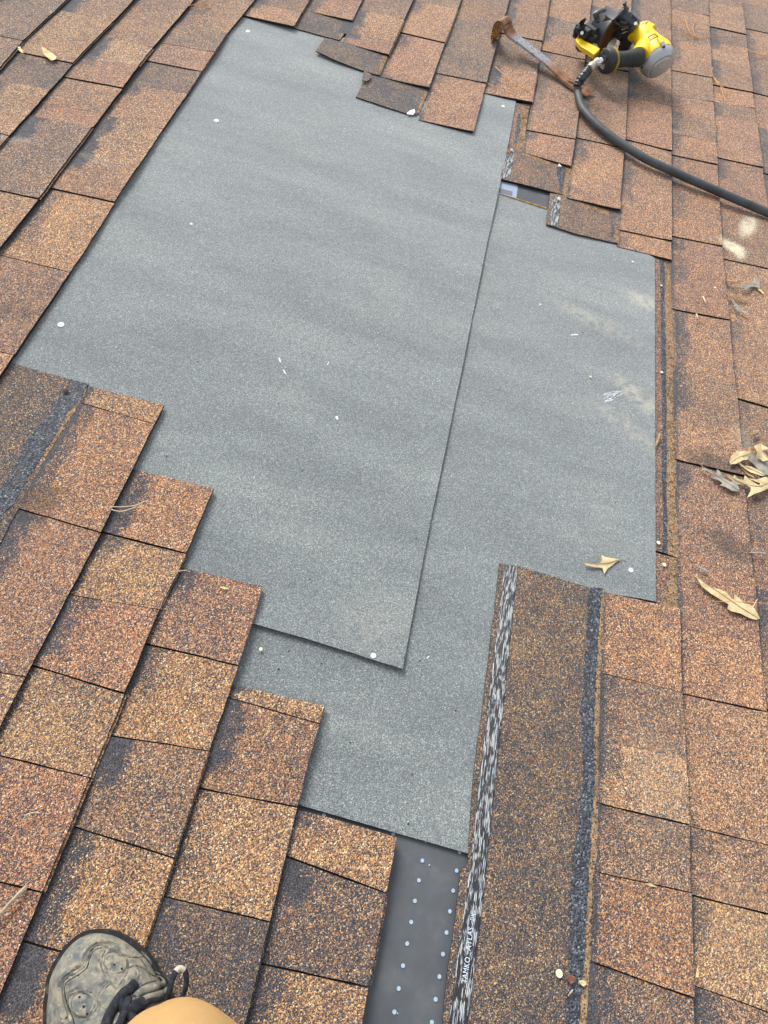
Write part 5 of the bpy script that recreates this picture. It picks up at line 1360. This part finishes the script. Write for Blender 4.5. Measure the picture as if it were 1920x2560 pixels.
GROOVES = [(oval(690, 352, 102, 84, .5), 1.0), (oval(432, 700, 108, 98, .6), 1.0),
    ([(600, 255), (572, 320), (575, 390), (610, 460), (660, 520), (700, 580)], 1.0), ([(745, 285), (790, 330), (795, 400), (775, 460), (735, 520), (700, 575)], 1.0),
    ([(300, 700), (305, 640), (350, 600), (430, 590), (520, 650), (560, 690), (610, 740)], 1.0), ([(655, 520), (600, 580), (545, 650), (500, 730), (460, 830)], 1.0),
    ([(640, 500), (585, 560), (528, 632)], .7), ([(800, 400), (860, 380), (930, 410), (980, 470)], .9), ([(830, 600), (880, 560), (950, 525), (1030, 500)], 1.2),
    ([(850, 380), (880, 440), (870, 500), (840, 560)], .8), ([(905, 260), (945, 300), (985, 350), (1000, 410), (1060, 450)], 1.4), ([(900, 330), (930, 370), (950, 420), (1000, 460), (1060, 470), (1100, 505)], 1.3),
    ([(345, 905), (325, 840), (300, 760), (268, 660), (252, 560), (268, 500), (305, 465), (370, 430), (430, 390), (455, 330), (470, 270), (510, 222), (570, 206), (640, 225), (700, 260), (760, 295), (850, 308), (912, 298)], 1.8)]
GSEG = []
for pts_, w_ in GROOVES:
    q_ = [W(*ZS(p.x, p.y), .055).xy for p in spline([(a, b, 0) for a, b in pts_], 3)]
    GSEG += [(q_[i], q_[i + 1], w_) for i in range(len(q_) - 1)]
def groove(x, y):
    p = Vector((x, y)); best = 9; bw = 1
    for a, b, w_ in GSEG:
        ab = b - a; t = max(0, min(1, (p - a).dot(ab) / (ab.length_squared + 1e-12))); d = (p - a - ab * t).length
        if d < best: best = d; bw = w_
    return best, bw
def zshoe(x, y):
    d = max(0, bd_dist(x, y) - 0.003); t = max(0, min(1, (Vector((x, y)) - toe).dot(sax) / slen))
    H = 0.040 + 0.055 * min(1, max(0, (t - .12) / .45)) ** 1.2
    q = min(1, d / 0.068); prof = (1 - (1 - q) ** 2.3) ** .62
    z = 0.020 + H * prof + 0.0035 * nz(x, y, 26, 3) * q + 0.0020 * abs(nz(x, y, 60, 1)) * q
    gd, gw = groove(x, y)
    z += gw * (-0.0022 * math.exp(-(gd / .0028) ** 2) + .0018 * math.exp(-((gd - .0055) / .0030) ** 2))
    return z
def shoe_attr(v):
    out = []
    for p in v:
        gd, gw = groove(p[0], p[1]); e = bd_dist(p[0], p[1])
        out.append(min(1.0, .8 * math.exp(-((gd - .003) / .0045) ** 2) + .55 * math.exp(-((e - .016) / .016) ** 2)))
    return {'dust': ('FLOAT', out)}
upper_poly = []
cx = sum(p.x for p in sole_poly) / len(sole_poly); cy = sum(p.y for p in sole_poly) / len(sole_poly)
for i, p in enumerate(sole_poly):
    t_ = sole_poly[(i + 1) % len(sole_poly)] - sole_poly[i - 1]; nn = Vector((-t_.y, t_.x)).normalized()
    if nn.dot(Vector((cx, cy)) - p) < 0: nn = -nn
    upper_poly.append(p + nn * .0045)
shoe = slab('shoe', upper_poly, 0.012, zshoe, 0.0036, [MAT_SHOE], person, attr=shoe_attr)
dep = None
bmx = bmesh.new(); bmx.from_mesh(shoe.data); off = origin_of(person)
for v_ in bmx.verts: v_.co += off
tree = BVHTree.FromBMesh(bmx); bmx.free()
CAMP = Vector((0, 0, CAM_H))
def on_shoe(x, y, up=0.0):
    px, py = ZS(x, y); tgt = W(px, py, 0); d = (tgt - CAMP).normalized()
    h = tree.ray_cast(CAMP, d)
    if h[0] is None: return W(px, py, .05)
    return h[0] + Vector((0, 0, up))
def bead(pts, r_, name, mat, closed=False, up=0.0, flat=.7):
    q = spline([(a, b, 0) for a, b in pts], 5)
    Geo().tube([on_shoe(p.x, p.y, up) for p in q], r_, 8, flat=flat).build(name, [mat], shoe, angle=80)
bead([(345, 905), (325, 840), (300, 760), (268, 660), (252, 560), (268, 500), (305, 465), (370, 430), (430, 390), (455, 330), (470, 270), (510, 222), (570, 206), (640, 225), (700, 260), (760, 295), (850, 308), (912, 298)], .0019, 'toe_piping', MAT_SEAM)
bead([(360, 900), (318, 760), (285, 660), (272, 570), (288, 520), (330, 490), (390, 455), (450, 405), (475, 340), (492, 290), (525, 248), (575, 230)], .0009, 'stitch_line', MAT_SOLE)
bead([(860, 640), (900, 600), (980, 575), (1060, 545), (1110, 520)], .0040, 'eyelet_stay', MAT_SHOE, up=.002)
bead([(900, 690), (950, 650), (1030, 625), (1100, 600), (1130, 580)], .0042, 'eyelet_stay', MAT_SHOE, up=.003)
bead([(870, 650), (880, 700), (900, 720)], .0035, 'eyelet_stay', MAT_SHOE, up=.002)
bead([(930, 710), (980, 668), (1060, 650), (1120, 630)], .0030, 'seam', MAT_SOLE, up=.005)
for pts_, w_ in GROOVES[:-1]: bead(pts_, .0011, 'seam', MAT_SEAM)
# tongue
tg = [on_shoe(a, b, .0025) for a, b in [(800, 640), (840, 700), (880, 720), (900, 790), (870, 900), (760, 900), (700, 850), (740, 740)]]
Geo().plate(tg, (0, 0, -.004)).build('tongue', [MAT_LACE], shoe)
bead([(862, 520), (820, 565), (770, 600), (730, 650), (690, 710), (650, 780), (620, 863), (600, 940)], .0058, 'lace', MAT_LACE, up=.004, flat=.6)
bead([(700, 655), (730, 690), (770, 740), (800, 790), (850, 830)], .0055, 'lace', MAT_LACE, up=.003, flat=.6)
bead([(770, 790), (830, 740), (890, 700), (930, 690)], .0070, 'lace', MAT_LACE, up=.004, flat=.6)
bead([(810, 640), (790, 700), (770, 770), (740, 840), (700, 900)], .0042, 'lace', MAT_LACE, up=.007, flat=.6)
lp = spline([W(*ZS(a, b), z) for a, b, z in [(1105, 700, .085), (1125, 640, .095), (1145, 560, .10), (1170, 480, .10), (1200, 420, .098), (1235, 402, .096), (1268, 425, .094), (1282, 490, .092), (1275, 560, .090), (1248, 625, .088), (1205, 680, .086), (1160, 740, .084)]], 5)
Geo().tube(lp, .0032, 8, flat=.8).build('lace', [MAT_LACE], shoe, angle=80)
Geo().tube(lp[19:30], .0035, 8, flat=.8).build('lace', [MAT_LACETIP], shoe, angle=80)
for (x, y) in [(682, 372), (395, 640), (430, 718), (458, 780), (745, 405)]:
    c_ = on_shoe(x, y, .0004); Geo().tube([c_, c_ + Vector((0, 0, .0006))], .0014, 8).build('eyelet', [MAT_SOLE], shoe)
# trouser leg: ankle - shin - knee - thigh, one continuous surface
kc = W(424, 2812, .42)
leg = spline([W(*ZS(1020, 1480), .10), W(*ZS(1060, 1500), .20) + Vector((0, .0, 0)), kc + Vector((-.004, -.012, -.10)), kc + Vector((0, 0, -.02)), kc + Vector((.012, -.06, .035)), kc + Vector((.04, -.22, .05)), kc + Vector((.07, -.42, .06))], 14)
rad = np.interp(np.linspace(0, 1, len(leg)), [0, .16, .35, .5, .62, .8, 1], [.066, .058, .060, .064, .072, .084, .094])
g = Geo().tube(leg, [float(r_) for r_ in rad], 72)
g.v = [p + (p - kc).normalized() * (.0050 * noise.noise(p * 16) + .0030 * abs(noise.noise(Vector((p.x * 14, p.y * 60, p.z * 30))))) for p in g.v]
g.build('trouser_leg', [MAT_DUCK], person, angle=80)

# ------------------------------------------------------------------ tilt everything onto the roof pitch
for o in list(C.objects):
    if o.parent is None and o.name not in NO_TILT:
        o.matrix_basis = TILT @ o.matrix_basis
print('tabs', n_tab, 'objects', len(C.objects))
